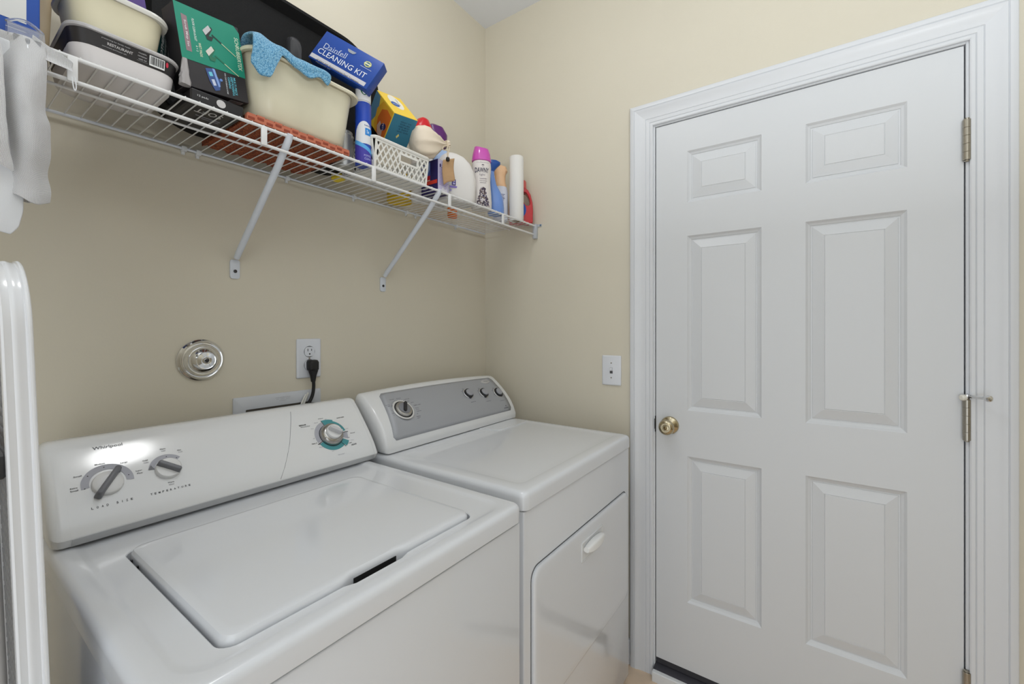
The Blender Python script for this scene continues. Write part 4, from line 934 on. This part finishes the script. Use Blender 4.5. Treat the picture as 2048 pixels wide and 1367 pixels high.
tube(b, curve_pts([A1+V((-.004, -.009, .000)), A1+V((-.004, -.016, -.022)), A1+V((-.010, -.017, -.040)), A1+V((-.011, -.016, -.058))]), .0018, 6)
tube(b, curve_pts([A1+V((-.008, -.010, -.010)), A1+V((-.030, -.014, -.022)), A1+V((-.034, -.015, -.034)), A1+V((-.014, -.016, -.030))]), .0018, 6)
obj('cord', b, CO, t)
b = B(); lathe(b, [(.0035, -.0075), (.0062, -.005), (.0068, 0), (.0062, .005), (.0035, .0075)], at(*(A1+V((-.0115, -.016, -.060)))), 14); obj('bead', b, mat('black_bead', (24, 22, 22), .3), t)
KR = mat('kraft', (172, 138, 100), .75, var=.06, vscale=60)
b = B(); T0 = A1+V((-.011, -.0185, -.064))
def kt(s, q): return T0+V((-.014+.036*s, .012-.020*s+.004*math.sin(q*4), .012*s-.088*q+.014*s*q+.004*math.sin(s*5)*q))
sheet(b, kt, 8, 12); tg = obj('paper_tag', b, KR, t, angle=180); md = tg.modifiers.new('thick', 'SOLIDIFY'); md.thickness = .0007
# bottles whose caps show above the pouch
def bottle(name, label, cx, cy, secs, yaw, mats, mis, r_=.5, part='bottle_body', cat='bottle', n=7, z0=None):
    """secs: z, half width, half depth, shift along the width"""
    t = thing(name, label, cat, (cx, cy, z0 or D0)); b = B(); q, s = math.cos(yaw), math.sin(yaw); rings = []
    for z, hx, hy, dx in secs:
        rings.append([(cx+(x+dx)*q-y*s, cy+(x+dx)*s+y*q, (z0 or D0)+z) for x, y in rr(0, 0, hx, hy, min(hx, hy)*r_*2*.999, n)])
    loft(b, rings, mis=mis); obj(part, b, mats, t, angle=32); return t
def add_secs(t, name, cx, cy, secs, yaw, m, z0=None, n=7, label=None, parent=None):
    b = B(); q, s = math.cos(yaw), math.sin(yaw)
    loft(b, [[(cx+(x+dx)*q-y*s, cy+(x+dx)*s+y*q, (z0 or D0)+z) for x, y in rr(0, 0, hx, hy, min(hx, hy)*.998, n)] for z, hx, hy, dx in secs])
    return obj(name, b, m, parent or t, angle=32, label=label)
WB = mat('bottle_white', (226, 223, 220), .3)
t = bottle('red_capped_bottle', 'white bottle whose red cap shows above the muslin pouch', 1.118, 1.2050, [(0, .036, .028, 0), (.004, .040, .031, 0), (.19, .040, .031, 0), (.235, .024, .022, 0), (.250, .022, .020, 0)], -.5, [WB], None)
add_secs(t, 'cap', 1.118, 1.2050, [(.250, .036, .030, 0), (.254, .038, .032, 0), (.278, .037, .031, .000), (.304, .022, .022, .004), (.314, .008, .008, .006)], -.5, mat('cap_red', (208, 18, 32), .28))
t = bottle('purple_capped_bottle', 'white bottle whose dark purple cap shows beside the red cap', 1.2150, 1.2280, [(0, .030, .026, 0), (.004, .034, .029, 0), (.19, .034, .029, 0), (.225, .022, .022, 0), (.242, .022, .022, 0)], -.5, [WB], None)
add_secs(t, 'cap', 1.2150, 1.2280, [(.242, .038, .028, 0), (.246, .041, .030, 0), (.292, .042, .030, .002), (.318, .034, .024, -.006), (.328, .014, .012, -.012)], -.5, mat('cap_purple', (88, 24, 104), .3))
# navy box and its lavender front
t = thing('navy_carton', 'navy carton with red stripe and lavender printed front beside the basket', 'box', (1.09, 1.1, D0))
rbox('carton', mat('carton_navy', (42, 34, 92), .4), t, 1.0640, 1.1180, 1.0680, 1.1500, D0, D0+.114)
P = Print(flat((1.0640, 1.1500, D0), (0, -1, 0), (0, 0, 1)))
P.poly([(.002, .050), (.046, .050), (.046, .108), (.036, .112), (.002, .100)], (70, 92, 168)); P.oval(.020, .080, .012, .018, (150, 92, 70), .0008, 14, .4); P.poly([(.030, .060), (.044, .084), (.044, .110), (.036, .100)], (150, 176, 222), .0009)
P.rect(.002, .046, .044, .062, (190, 28, 40), .0010); P.rect(.002, .080, .030, .043, (214, 60, 46), .0011); P.rect(.002, .046, .0435, .0465, (226, 206, 190), .0014); P.text('NEW', .024, .018, .026, .0060, (190, 186, 200)); P.done('side_print', t)
P = Print(flat((1.0640, 1.0680, D0), (1, 0, 0), (0, 0, 1)))
P.rect(.001, .053, .001, .113, (196, 190, 220)); P.text('D', .030, .104, .006, .008, (104, 116, 160)); P.oval(.012, .094, .004, .006, (66, 52, 110), .0008, 10)
for k in range(12): P.rect(.006, .040+.006*((k*7) % 3), .026+k*.0050, .0280+k*.0050, (140, 128, 184), .0008)
P.text('scent beads', .026, .0885, .036, .0052, (66, 52, 110)); P.poly([(.012, .002), (.048, .002), (.044, .020), (.034, .014), (.024, .022)], (226, 224, 234), .0009)
P.done('front_print', t)
# big white jug
t = bottle('white_jug', 'big rounded white detergent jug with pale blue cap', 1.2080, 1.1220, [(0, .064, .036, .004), (.004, .071, .042, .005), (.020, .076, .046, .006), (.085, .079, .047, .006), (.125, .074, .046, .002), (.153, .062, .042, -.003), (.172, .045, .034, -.009), (.182, .026, .022, -.014), (.1855, .010, .008, -.016)], -.30, [WB], None, r_=.46)
add_secs(t, 'cap', 1.1900, 1.1660, [(.130, .034, .020, 0), (.170, .040, .022, 0), (.192, .036, .020, -.004), (.206, .020, .012, -.008), (.209, .008, .006, -.008)], -.30, mat('cap_pale_blue', (166, 190, 226), .35))
q_, s_ = math.cos(-.30), math.sin(-.30)
jf = lambda a, c, h=0: V((1.2080+a*q_+.0482*s_+h*s_, 1.1220+a*s_-.0482*q_-h*q_, D0+c))
P = Print(jf); P.rect(-.040, -.024, .052, .074, (60, 48, 128), .0006); P.oval(-.032, .067, .0045, .0035, (190, 186, 220), .0010, 12); P.oval(-.032, .058, .0045, .0035, (190, 186, 220), .0010, 12)
P.poly([(-.050, .040), (-.020, .044), (-.018, .050), (-.050, .048)], (128, 112, 190), .0006); P.oval(-.046, .032, .0050, .0045, (150, 146, 190), .0006, 12); P.oval(-.040, .100, .0050, .0100, (206, 200, 196), .0006, 12); P.done('label_print', t)
# tall bottle with the magenta cap
cx, cy = 1.3300, 1.0920; ya = -.69
t = bottle('softener_bottle', 'clear-white waisted bottle with shiny magenta cap and dark flower print', cx, cy, [(0, .038, .028, 0), (.003, .041, .031, 0), (.030, .0415, .032, 0), (.070, .0385, .031, 0), (.110, .0355, .030, 0), (.140, .0365, .030, 0), (.165, .0385, .031, 0), (.182, .0375, .030, 0), (.188, .034, .028, 0)], ya, [mat('bottle_frost', (216, 210, 206), .28)], None, n=9)
MG = mat('cap_magenta', (196, 76, 172), .18, coat=.4)
b = B(); q, s = math.cos(ya), math.sin(ya)
rings = [[(cx+x*q-y*s, cy+x*s+y*q, D0+z+dz(x)) for x, y in rr(0, 0, hx, hy, min(hx, hy)*.998, 9)] for z, hx, hy, dz in ((.1880, .0345, .0290, lambda x: 0), (.1900, .0385, .0315, lambda x: 0), (.1980, .0380, .0310, lambda x: 0), (.2200, .0350, .0290, lambda x: 0), (.2330, .0310, .0260, lambda x: -x*.08), (.2390, .0280, .0230, lambda x: -x*.14+x*x*5), (.2400, .0240, .0190, lambda x: -x*.14+x*x*5), (.2370, .0200, .0150, lambda x: -x*.1))]
loft(b, rings); obj('cap', b, MG, t, angle=40, label='shiny magenta cap')
def bfac(a, c, h=0):
    # front of the waisted bottle
    prof = [(0, .031), (.030, .0320), (.070, .0310), (.110, .0300), (.140, .0300), (.182, .0300), (.3, .03)]
    hw = lerp([(0, .041), (.030, .0415), (.070, .0385), (.110, .0355), (.140, .0365), (.165, .0385), (.3, .037)], c); hd = lerp(prof, c)
    flat_ = hw-hd; r = hd+.0005+h
    if abs(a) <= flat_: x, y = a, -r
    else:
        an = (abs(a)-flat_)/hd; x = (flat_+r*math.sin(an))*(1 if a > 0 else -1); y = -r*math.cos(an)
    return V((cx+x*q-y*s, cy+x*s+y*q, D0+c))
P = Print(bfac); random.seed(5)
for k in range(190):
    v = random.random(); c = .006+.072*v; wdt = .028*(1-v*.72); a = random.uniform(-wdt, wdt)
    colr = random.choice(((64, 50, 58), (88, 70, 70), (52, 42, 78), (120, 104, 98), (170, 160, 166), (46, 38, 58), (196, 188, 190))); rr_ = random.uniform(.0018, .0042)
    P.poly([(a+rr_*random.uniform(.6, 1.2)*math.cos(w), c+rr_*1.25*random.uniform(.6, 1.2)*math.sin(w)) for w in [2*PI*i/6 for i in range(6)]], colr, .0003+.0004*random.random())
P.text('DAWNY', -.004, .1480, .056, .0190, (44, 38, 66), hh=.0004, bold=.02); P.text('light', -.002, .1290, .022, .0100, (120, 112, 124), hh=.0004, bold=0); P.text('Lavender', .002, .1150, .028, .0048, (110, 100, 112), hh=.0004); P.text('scent booster', .002, .1070, .030, .0038, (130, 122, 130), hh=.0004); P.text('calm & soft', .000, .0990, .024, .0044, (110, 100, 112), hh=.0004); P.oval(.000, .1660, .0060, .0050, (70, 62, 76), .0004, 8); P.text('fresh all over the laundry', 0, .1780, .050, .0030, (90, 84, 92), hh=.0004)
P.done('front_print', t)
# blue curved bottle
BL = mat('bottle_blue', (104, 140, 206), .22, coat=.3)
t = bottle('blue_bottle', 'curved light blue bottle with dark blue flared cap', 1.4270, 1.0990, [(0, .030, .026, .004), (.003, .034, .029, .004), (.030, .036, .029, .003), (.070, .034, .027, .001), (.095, .028, .023, -.004), (.125, .019, .017, -.012), (.160, .0150, .0145, -.017), (.185, .0140, .0135, -.018)], ya, [BL], None, n=8)
add_secs(t, 'cap', 1.4270, 1.0990, [(.180, .0150, .0140, -.018), (.184, .0160, .0150, -.018), (.198, .0200, .0160, -.012), (.212, .0270, .0180, -.004), (.220, .0270, .0180, -.004), (.226, .0200, .0150, -.008), (.229, .0080, .0080, -.012)], ya, mat('cap_blue', (26, 74, 150), .3))
# peach bottle with a white label
PE = mat('bottle_peach', (226, 184, 144), .35, var=.05, vscale=30)
cx2, cy2 = 1.5250, 1.1450
t = bottle('peach_bottle', 'peach-topped bottle with white and navy label beside the paper towels', cx2, cy2, [(0, .030, .026, 0), (.004, .034, .028, 0), (.128, .034, .028, 0), (.150, .030, .025, 0), (.175, .023, .021, 0), (.205, .024, .021, 0), (.222, .031, .024, .002), (.240, .029, .022, -.002), (.248, .014, .012, -.010)], ya, [mat('label_white', (214, 216, 228), .35), PE], [0, 0, 0, 1, 1, 1, 1, 1])
# handle arm
b = B(); wv = V((math.cos(ya), math.sin(ya), 0)); pc0 = V((cx2, cy2, D0)); tube(b, curve_pts([pc0+wv*-.020+V((0, 0, .234)), pc0+wv*-.040+V((0, 0, .215)), pc0+wv*-.042+V((0, 0, .180)), pc0+wv*-.034+V((0, 0, .140)), pc0+wv*-.026+V((0, 0, .118))]), .0075, 10); obj('handle', b, PE, t)
nv = V((math.sin(ya), -math.cos(ya), 0))
pf_ = lambda a, c, h=0: pc0+wv*a+nv*(.0283+h)+V((0, 0, c))
P = Print(pf_); 
for k in range(6): P.rect(-.012, .014-.004*(k % 3), .112-k*.006, .1145-k*.006, (96, 100, 140), .0006)
P.text('FABRIC', .002, .098, .022, .008, (80, 84, 130)); P.rect(-.004, .008, .034, .058, (26, 40, 92), .0009); P.rect(-.010, .010, .012, .022, (150, 156, 180), .0008); P.done('label_print', t)
# paper towel roll
t = thing('paper_towel_roll', 'upright white paper towel roll with a loose edge near the right wall', 'paper towel', (1.5600, 1.0830, D0))
PT = mat('paper_towel', (230, 228, 224), .9, bump=.5, bscale=420)
tx, ty, rr_t = 1.5610, 1.0830, .0310
b = B(); lathe(b, [(.019, .2820), (.019, 0), (rr_t-.001, 0), (rr_t, .002), (rr_t, .2800), (rr_t-.001, .2820), (.019, .2820)], at(tx, ty, D0), 40, cap0=False, cap1=False); obj('roll', b, PT, t)
b = B(); lathe(b, [(.0188, .2815), (.0188, .0005), (.0175, .0005), (.0175, .2815), (.0188, .2815)], at(tx, ty, D0), 28, cap0=False, cap1=False); obj('core', b, KR, t)
b = B(); sheet(b, lambda u, v: V((tx+(rr_t+.0012+.006*max(0, u-.5)**2*4)*math.cos(-1.45+u*1.15), ty+(rr_t+.0012+.006*max(0, u-.5)**2*4*(1.2-v))*math.sin(-1.45+u*1.15), D0+.001+.268*v)), 12, 8); lf = obj('loose_sheet', b, PT, t, angle=180); md = lf.modifiers.new('thick', 'SOLIDIFY'); md.thickness = .0006
# red detergent bottle with a handle hole
t = thing('red_detergent_bottle', 'red handled detergent bottle in the right corner behind the paper towels', 'bottle', (1.6250, 1.0950, D0))
RD = mat('bottle_red', (186, 20, 36), .25, coat=.3)
RO = V((1.6190, 1.0990, D0)); Rw = V((.578, -.816, 0)); Rn = V((-.816, -.578, 0))
out = [(-.050, .001), (.050, .001), (.0535, .004), (.0545, .060), (.0520, .095), (.0440, .128), (.0320, .150), (.0180, .160), (-.010, .160), (-.034, .150), (-.050, .120), (-.054, .060), (-.0535, .004)]
hole = [(.036, .080), (.041, .088), (.040, .104), (.030, .128), (.022, .138), (.010, .142), (.008, .132), (.010, .104), (.018, .086), (.026, .080)]
b = B()
def r3(p, h): return RO+Rw*p[0]+V((0, 0, p[1]))+Rn*h
for hh in (.022, -.022):
    eo = [b.verts.new(r3(p, hh)) for p in out]; eh = [b.verts.new(r3(p, hh)) for p in hole]
    es = [b.edges.new((v[i], v[(i+1) % len(v)])) for v in (eo, eh) for i in range(len(v))]
    bmesh.ops.triangle_fill(b, use_beauty=True, use_dissolve=False, edges=es)
for pts in (out, hole):
    for i in range(len(pts)):
        p, r_ = pts[i], pts[(i+1) % len(pts)]; b.faces.new([b.verts.new(r3(p, .022)), b.verts.new(r3(r_, .022)), b.verts.new(r3(r_, -.022)), b.verts.new(r3(p, -.022))])
bmesh.ops.remove_doubles(b, verts=b.verts, dist=1e-5)
rb = obj('bottle_body', b, RD, t, angle=40); md = rb.modifiers.new('round', 'BEVEL'); md.width = .006; md.segments = 3; md.limit_method = 'ANGLE'; md.angle_limit = math.radians(50)
b = B(); lathe(b, [(.020, .158), (.022, .160), (.021, .190), (.018, .196), (.002, .197)], at(*(RO+Rw*.004-V((0, 0, 0)))), 24); obj('cap', b, mat('cap_salmon', (206, 96, 92), .4), t)
P = Print(lambda a, c, h=0: r3((a, c), .0222+h)); P.oval(-.006, .060, .030, .036, (28, 84, 176), .0008, 22); P.oval(-.008, .012, .020, .008, (210, 206, 206), .0008, 16); P.done('label_print', t)
# small things seen from below through the wires
t = thing('yellow_jar', 'ochre yellow round jar at the back, seen through the shelf wires', 'jar', (1.076, 1.2760, D0))
b = B(); lathe(b, [(.040, .002), (.044, 0), (.046, .003), (.046, .080), (.040, .086), (.040, .100), (.002, .100)], at(1.076, 1.2800, D0), 32); obj('jar_body', b, mat('ochre', (214, 178, 34), .45), t)
t = bottle('orange_bottle', 'small orange bottle at the back right, seen through the shelf wires', 1.352, 1.2700, [(0, .020, .016, 0), (.003, .022, .018, 0), (.090, .022, .018, 0), (.105, .010, .010, 0), (.120, .010, .010, 0)], 0, [mat('bottle_orange', (232, 120, 44), .35)], None)
t = thing('yellow_sponge', 'yellow scrub sponge lying under the spray can, seen through the wires', 'sponge', (.800, 1.145, D0))
b = B(); lathe(b, [(.0002, .001), (.018, 0), (.021, .004), (.021, .016), (.017, .020), (.0002, .020)], at(.8030, 1.2500, D0), 20); obj('sponge_body', b, mat('sponge_yellow', (232, 206, 60), .85, bump=.8, bscale=220), t)

# ------------------------------------------------------------------ laundry bags clipped to the front rail
mesh_m = bpy.data.materials.new('laundry_mesh'); mesh_m.use_nodes = True; nt = mesh_m.node_tree; pb = nt.nodes['Principled BSDF']
pb.inputs['Base Color'].default_value = lin((232, 232, 234))+(1,); pb.inputs['Roughness'].default_value = .7
uv = nt.nodes.new('ShaderNodeUVMap'); sx = nt.nodes.new('ShaderNodeSeparateXYZ'); nt.links.new(uv.outputs['UV'], sx.inputs[0])
def mth(op, a, bb=None):
    n = nt.nodes.new('ShaderNodeMath'); n.operation = op
    for i, k in enumerate((a, bb)):
        if k is None: continue
        if isinstance(k, (int, float)): n.inputs[i].default_value = k
        else: nt.links.new(k, n.inputs[i])
    return n.outputs[0]
pitch = .0030
ang1 = mth('MULTIPLY', sx.outputs['X'], 2*PI/pitch); ang2 = mth('MULTIPLY', sx.outputs['Y'], 2*PI/pitch)
pr = mth('MULTIPLY', mth('SINE', mth('ADD', ang1, ang2)), mth('SINE', mth('SUBTRACT', ang1, ang2)))
hole_ = mth('GREATER_THAN', pr, .35)
trn = nt.nodes.new('ShaderNodeBsdfTransparent'); mx = nt.nodes.new('ShaderNodeMixShader')
nt.links.new(mth('MULTIPLY', hole_, .62), mx.inputs[0]); nt.links.new(pb.outputs[0], mx.inputs[1]); nt.links.new(trn.outputs[0], mx.inputs[2]); nt.links.new(mx.outputs[0], nt.nodes['Material Output'].inputs[0])
bp = nt.nodes.new('ShaderNodeBump'); bp.inputs['Strength'].default_value = .5; bp.inputs['Distance'].default_value = .0008; bp.invert = True
nt.links.new(pr, bp.inputs['Height']); nt.links.new(bp.outputs['Normal'], pb.inputs['Normal'])
SOFT = mat('soft_white_fabric', (226, 228, 232), .8, bump=.3, bscale=500, trans=0)
def drape(name, fn, W_, H_, m, parent, ns=36, nt_=44, thick=.0010):
    b = B(); sheet(b, fn, ns, nt_); uvl = b.loops.layers.uv.new('UVMap')
    for f_i, f in enumerate(b.faces):
        r_, c_ = divmod(f_i, ns)
        for lp, (du_, dv_) in zip(f.loops, ((0, 0), (1, 0), (1, 1), (0, 1))): lp[uvl].uv = ((c_+du_)/ns*W_, (r_+dv_)/nt_*H_)
    o = obj(name, b, m, parent, angle=180); md = o.modifiers.new('thick', 'SOLIDIFY'); md.thickness = thick
    md = o.modifiers.new('soft', 'SUBSURF'); md.levels = 1; md.render_levels = 1; return o
# right bag: gathered at the clip, folds opening downwards
t = thing('laundry_bag', 'white mesh laundry bag hanging in folds right of the clear clip', 'laundry bag', (.10, 1.02, 1.66))
def bagA(s, q):
    z = 1.7920-.2580*q+.006*math.sin(s*7)*q
    xr = lerp([(0, .132), (.10, .1350), (.28, .1340), (.42, .1330), (.52, .1390), (.70, .1400), (.82, .1365), (.93, .1410), (1, .1400)], q)
    xl = lerp([(0, .068), (.2, .066), (.6, .074), (1, .078)], q)
    x = xl+(xr-xl)*s
    y = 1.0260+.016*math.sin(s*5.2+.8+q*1.2)*(.35+.65*q)-.020*math.sin(PI*s)*math.sin(PI*min(1, q*1.1))
    return V((x, y+.003*noise.noise(V((s*4, q*7, 2))), z))
drape('bag_front', bagA, .14, .27, mesh_m, t)
def bagA2(s, q):
    p = bagA(1-s, q); return V((p.x-.004*(1-s)-.002, 1.0400+.004*math.sin(s*6+q*3), p.z+.004))
drape('bag_back', bagA2, .14, .27, mesh_m, t)
def flap(s, q):
    x = .1180+.0480*s; return V((x, 1.0180+.006*math.sin(q*3)+.010*s, 1.7980-.0180*s*s-.0030*s-.030*q*(1-.45*s)-.004*math.sin(s*4)))
drape('bag_flap', flap, .05, .04, mesh_m, t, 16, 12)
b = B(); tube(b, curve_pts([(.1640, 1.0270, 1.7550), (.1655, 1.0260, 1.7400), (.1675, 1.0255, 1.7330), (.1690, 1.0255, 1.7400), (.1675, 1.0265, 1.7560)]), .0008, 6); obj('pull_loop', b, SOFT, t)
# left bag in front
t = thing('laundry_bag', 'white mesh laundry bag with curled hem at the left edge of the picture', 'laundry bag', (.04, 1.0, 1.66))
def bagB(s, q):
    xr = lerp([(0, .0800), (.3, .0860), (.6, .0880), (.8, .0900), (1, .0970)], q)
    x = -.030+(xr+.030)*s
    zb = 1.5840+.016*math.sin(s*3.4)-.012*s
    z = 1.7930+(zb-1.7930)*q
    y = .9940+.012*math.sin(s*6+.5)*(.3+.7*q)-.010*q+.022*max(0, q-.82)/.18*(1-.4*s)
    return V((x, y, z))
drape('bag_front', bagB, .15, .22, mesh_m, t)
# long thin fabric behind both
t = thing('pillow_liner', 'long plain white fabric hanging lowest behind the mesh bags', 'fabric', (.05, 1.035, 1.62))
def linr(s, q):
    xr = lerp([(0, .0950), (.6, .1090), (.86, .1090), (.95, .1050), (1, .0960)], q); x = -.035+(xr+.035)*s
    z = 1.7780-.3000*q+.030*(1-s)*q*q-.002
    return V((x, 1.0225-.004+.008*math.sin(s*5+q*2)*(.2+.8*q)+(.004 if q < .3 else 0), z))
drape('cloth', linr, .15, .30, SOFT, t, thick=.0014)
# clear plastic clip
CP = mat('clear_plastic', (236, 238, 242), .08, trans=.88, ior=1.45)
t = thing('clear_clip', 'clear plastic spring clip gripping the shelf front rail above the laundry bags', 'clip', (.115, 1.04, 1.80))
b = B(); cyx, czx = 1.0430, SZ-.001
prof_ = [(1.0300, 1.7560), (1.0270, 1.7700), (1.0255, 1.7850), (1.0262, 1.7960), (1.0290, 1.8060), (1.0350, 1.8130), (1.0430, 1.8155), (1.0510, 1.8130), (1.0570, 1.8060), (1.0595, 1.7980)]
inn = [(1.0570, 1.7980), (1.0548, 1.8045), (1.0500, 1.8103), (1.0430, 1.8125), (1.0362, 1.8103), (1.0315, 1.8045), (1.0290, 1.7955), (1.0283, 1.7850), (1.0298, 1.7705), (1.0328, 1.7560)]
loft(b, [[(x, y, z) for y, z in prof_+inn] for x in (.0930, .1330)]); obj('clip_body', b, CP, t, angle=30)
b = B(); loft(b, [[(x, y, z) for y, z in ((1.0200, 1.7900), (1.0235, 1.7900), (1.0290, 1.7560), (1.0262, 1.7550))] for x in (.0985, .1275)]); box(b, .1105, .1155, 1.0165, 1.0215, 1.7640, 1.7880, .001, 1); obj('clip_lever', b, CP, t, angle=30)
b = B(); tube(b, [(.0980, 1.0275, 1.7835), (.1280, 1.0275, 1.7835)], .0022, 8); tube(b, curve_pts([(.1130, 1.0190, 1.7830), (.1130, 1.0160, 1.7720), (.1125, 1.0170, 1.7560), (.1120, 1.0190, 1.7480)]), .0011, 6); obj('spring', b, CHROME, t)
b = B(); tube(b, curve_pts([(.0930+.040*k/10, 1.0430+.024*math.sin(PI*k/10)*.2, 1.8150+.0130*math.sin(PI*k/10)) for k in range(11)], 2), .0022, 8); obj('clip_loop', b, CP, t)

# ------------------------------------------------------------------ ironing board on end at the left
t = thing('ironing_board', 'white metal ironing board standing on end between the wall and the washing machine', 'ironing board', (.08, .86, 0))
IBW = mat('board_enamel', (226, 227, 230), .24, coat=.4)
def lean(p): # tip back a little
    x, y, z = p
    return (x-.032*(z-.95), y, z)
IY0, IY1, IZT, IR = .7200, 1.0500, 1.4130, .085
def outl(k, n=10):
    pts = [(IY0+k, .02)]
    pts += [(IY0+IR-(IR-k)*math.cos(PI/2*i/n), IZT-IR+(IR-k)*math.sin(PI/2*i/n)) for i in range(n+1)]
    pts += [(IY1-IR+(IR-k)*math.sin(PI/2*i/n), IZT-IR+(IR-k)*math.cos(PI/2*i/n)) for i in range(n+1)]
    pts += [(IY1-k, .02)]
    return pts
IX1 = .0965
sk = [(IX1-a*.64, k) for a, k in ((0, .0040), (0, .0016), (.0015, .0004), (.0035, 0), (.0062, .0004), (.0075, .0022), (.0090, .0030), (.0150, .0022), (.0185, .0012), (.0215, .0012), (.0250, .0022), (.0310, .0014), (.0345, .0004), (.0375, .0012), (.0385, .0040), (.0385, .0090), (.0370, .0100), (.0365, .0050))]
b = B(); loft(b, [[lean((x, y, z)) for y, z in outl(k)] for x, k in sk], False, False, closed=False); obj('skirt', b, IBW, t, angle=25)
b = B(); loft(b, [[lean((x, y, z)) for y, z in outl(.0030)] for x in (IX1-.0012, IX1+.0002)], True, True); obj('deck_plate', b, IBW, t, angle=25)
b = B(); a = 0
yy0, yy1, zz0, zz1 = IY0+.009, IY1-.009, .03, IZT-IR-.006
for c in (1, -1):
    a = yy0-(zz1-zz0) if c > 0 else yy0
    while a < (yy1 if c > 0 else yy1+(zz1-zz0)):
        # strand y = a + c*.5*(z-zz0)
        p = [(a+c*.5*(z-zz0), z) for z in (zz0, zz1)]
        t0, t1 = 0, 1; dy = p[1][0]-p[0][0]
        for lim, sg in ((yy0, 1), (yy1, -1)):
            g0, g1 = sg*(p[0][0]-lim), sg*(p[1][0]-lim)
            if g0 < 0 and g1 < 0: t0, t1 = 1, 0
            elif g0 < 0: t0 = max(t0, g0/(g0-g1))
            elif g1 < 0: t1 = min(t1, g0/(g0-g1))
        if t1-t0 > .01: bar(b, lean((IX1-.006, p[0][0]+dy*t0, zz0+(zz1-zz0)*t0)), lean((IX1-.006, p[0][0]+dy*t1, zz0+(zz1-zz0)*t1)), (1, 0, 0), .0022, .0012)
        a += .0150
tag(obj('mesh_underside', b, mat('mesh_grey', (168, 168, 170), .4, .4), t, smooth=False), kind='stuff')
b = B(); tube(b, [lean(p) for p in curve_pts([(IX1-.040, IY0+.03, .004), (IX1-.040, IY0+.03, 1.10), (IX1-.040, IY0+.05, 1.135), (IX1-.040, IY1-.05, 1.135), (IX1-.040, IY1-.03, 1.10), (IX1-.040, IY1-.03, .004)], 8)], .0110, 12); obj('leg', b, mat('leg_white', (206, 206, 208), .4), t)
b = B(); box(b, IX1-.050, IX1-.0270, IY0+.05, IY1-.05, 1.155, 1.185, .003, 1); obj('leg_bracket', b, mat('leg_grey', (120, 120, 122), .4, .3), t)
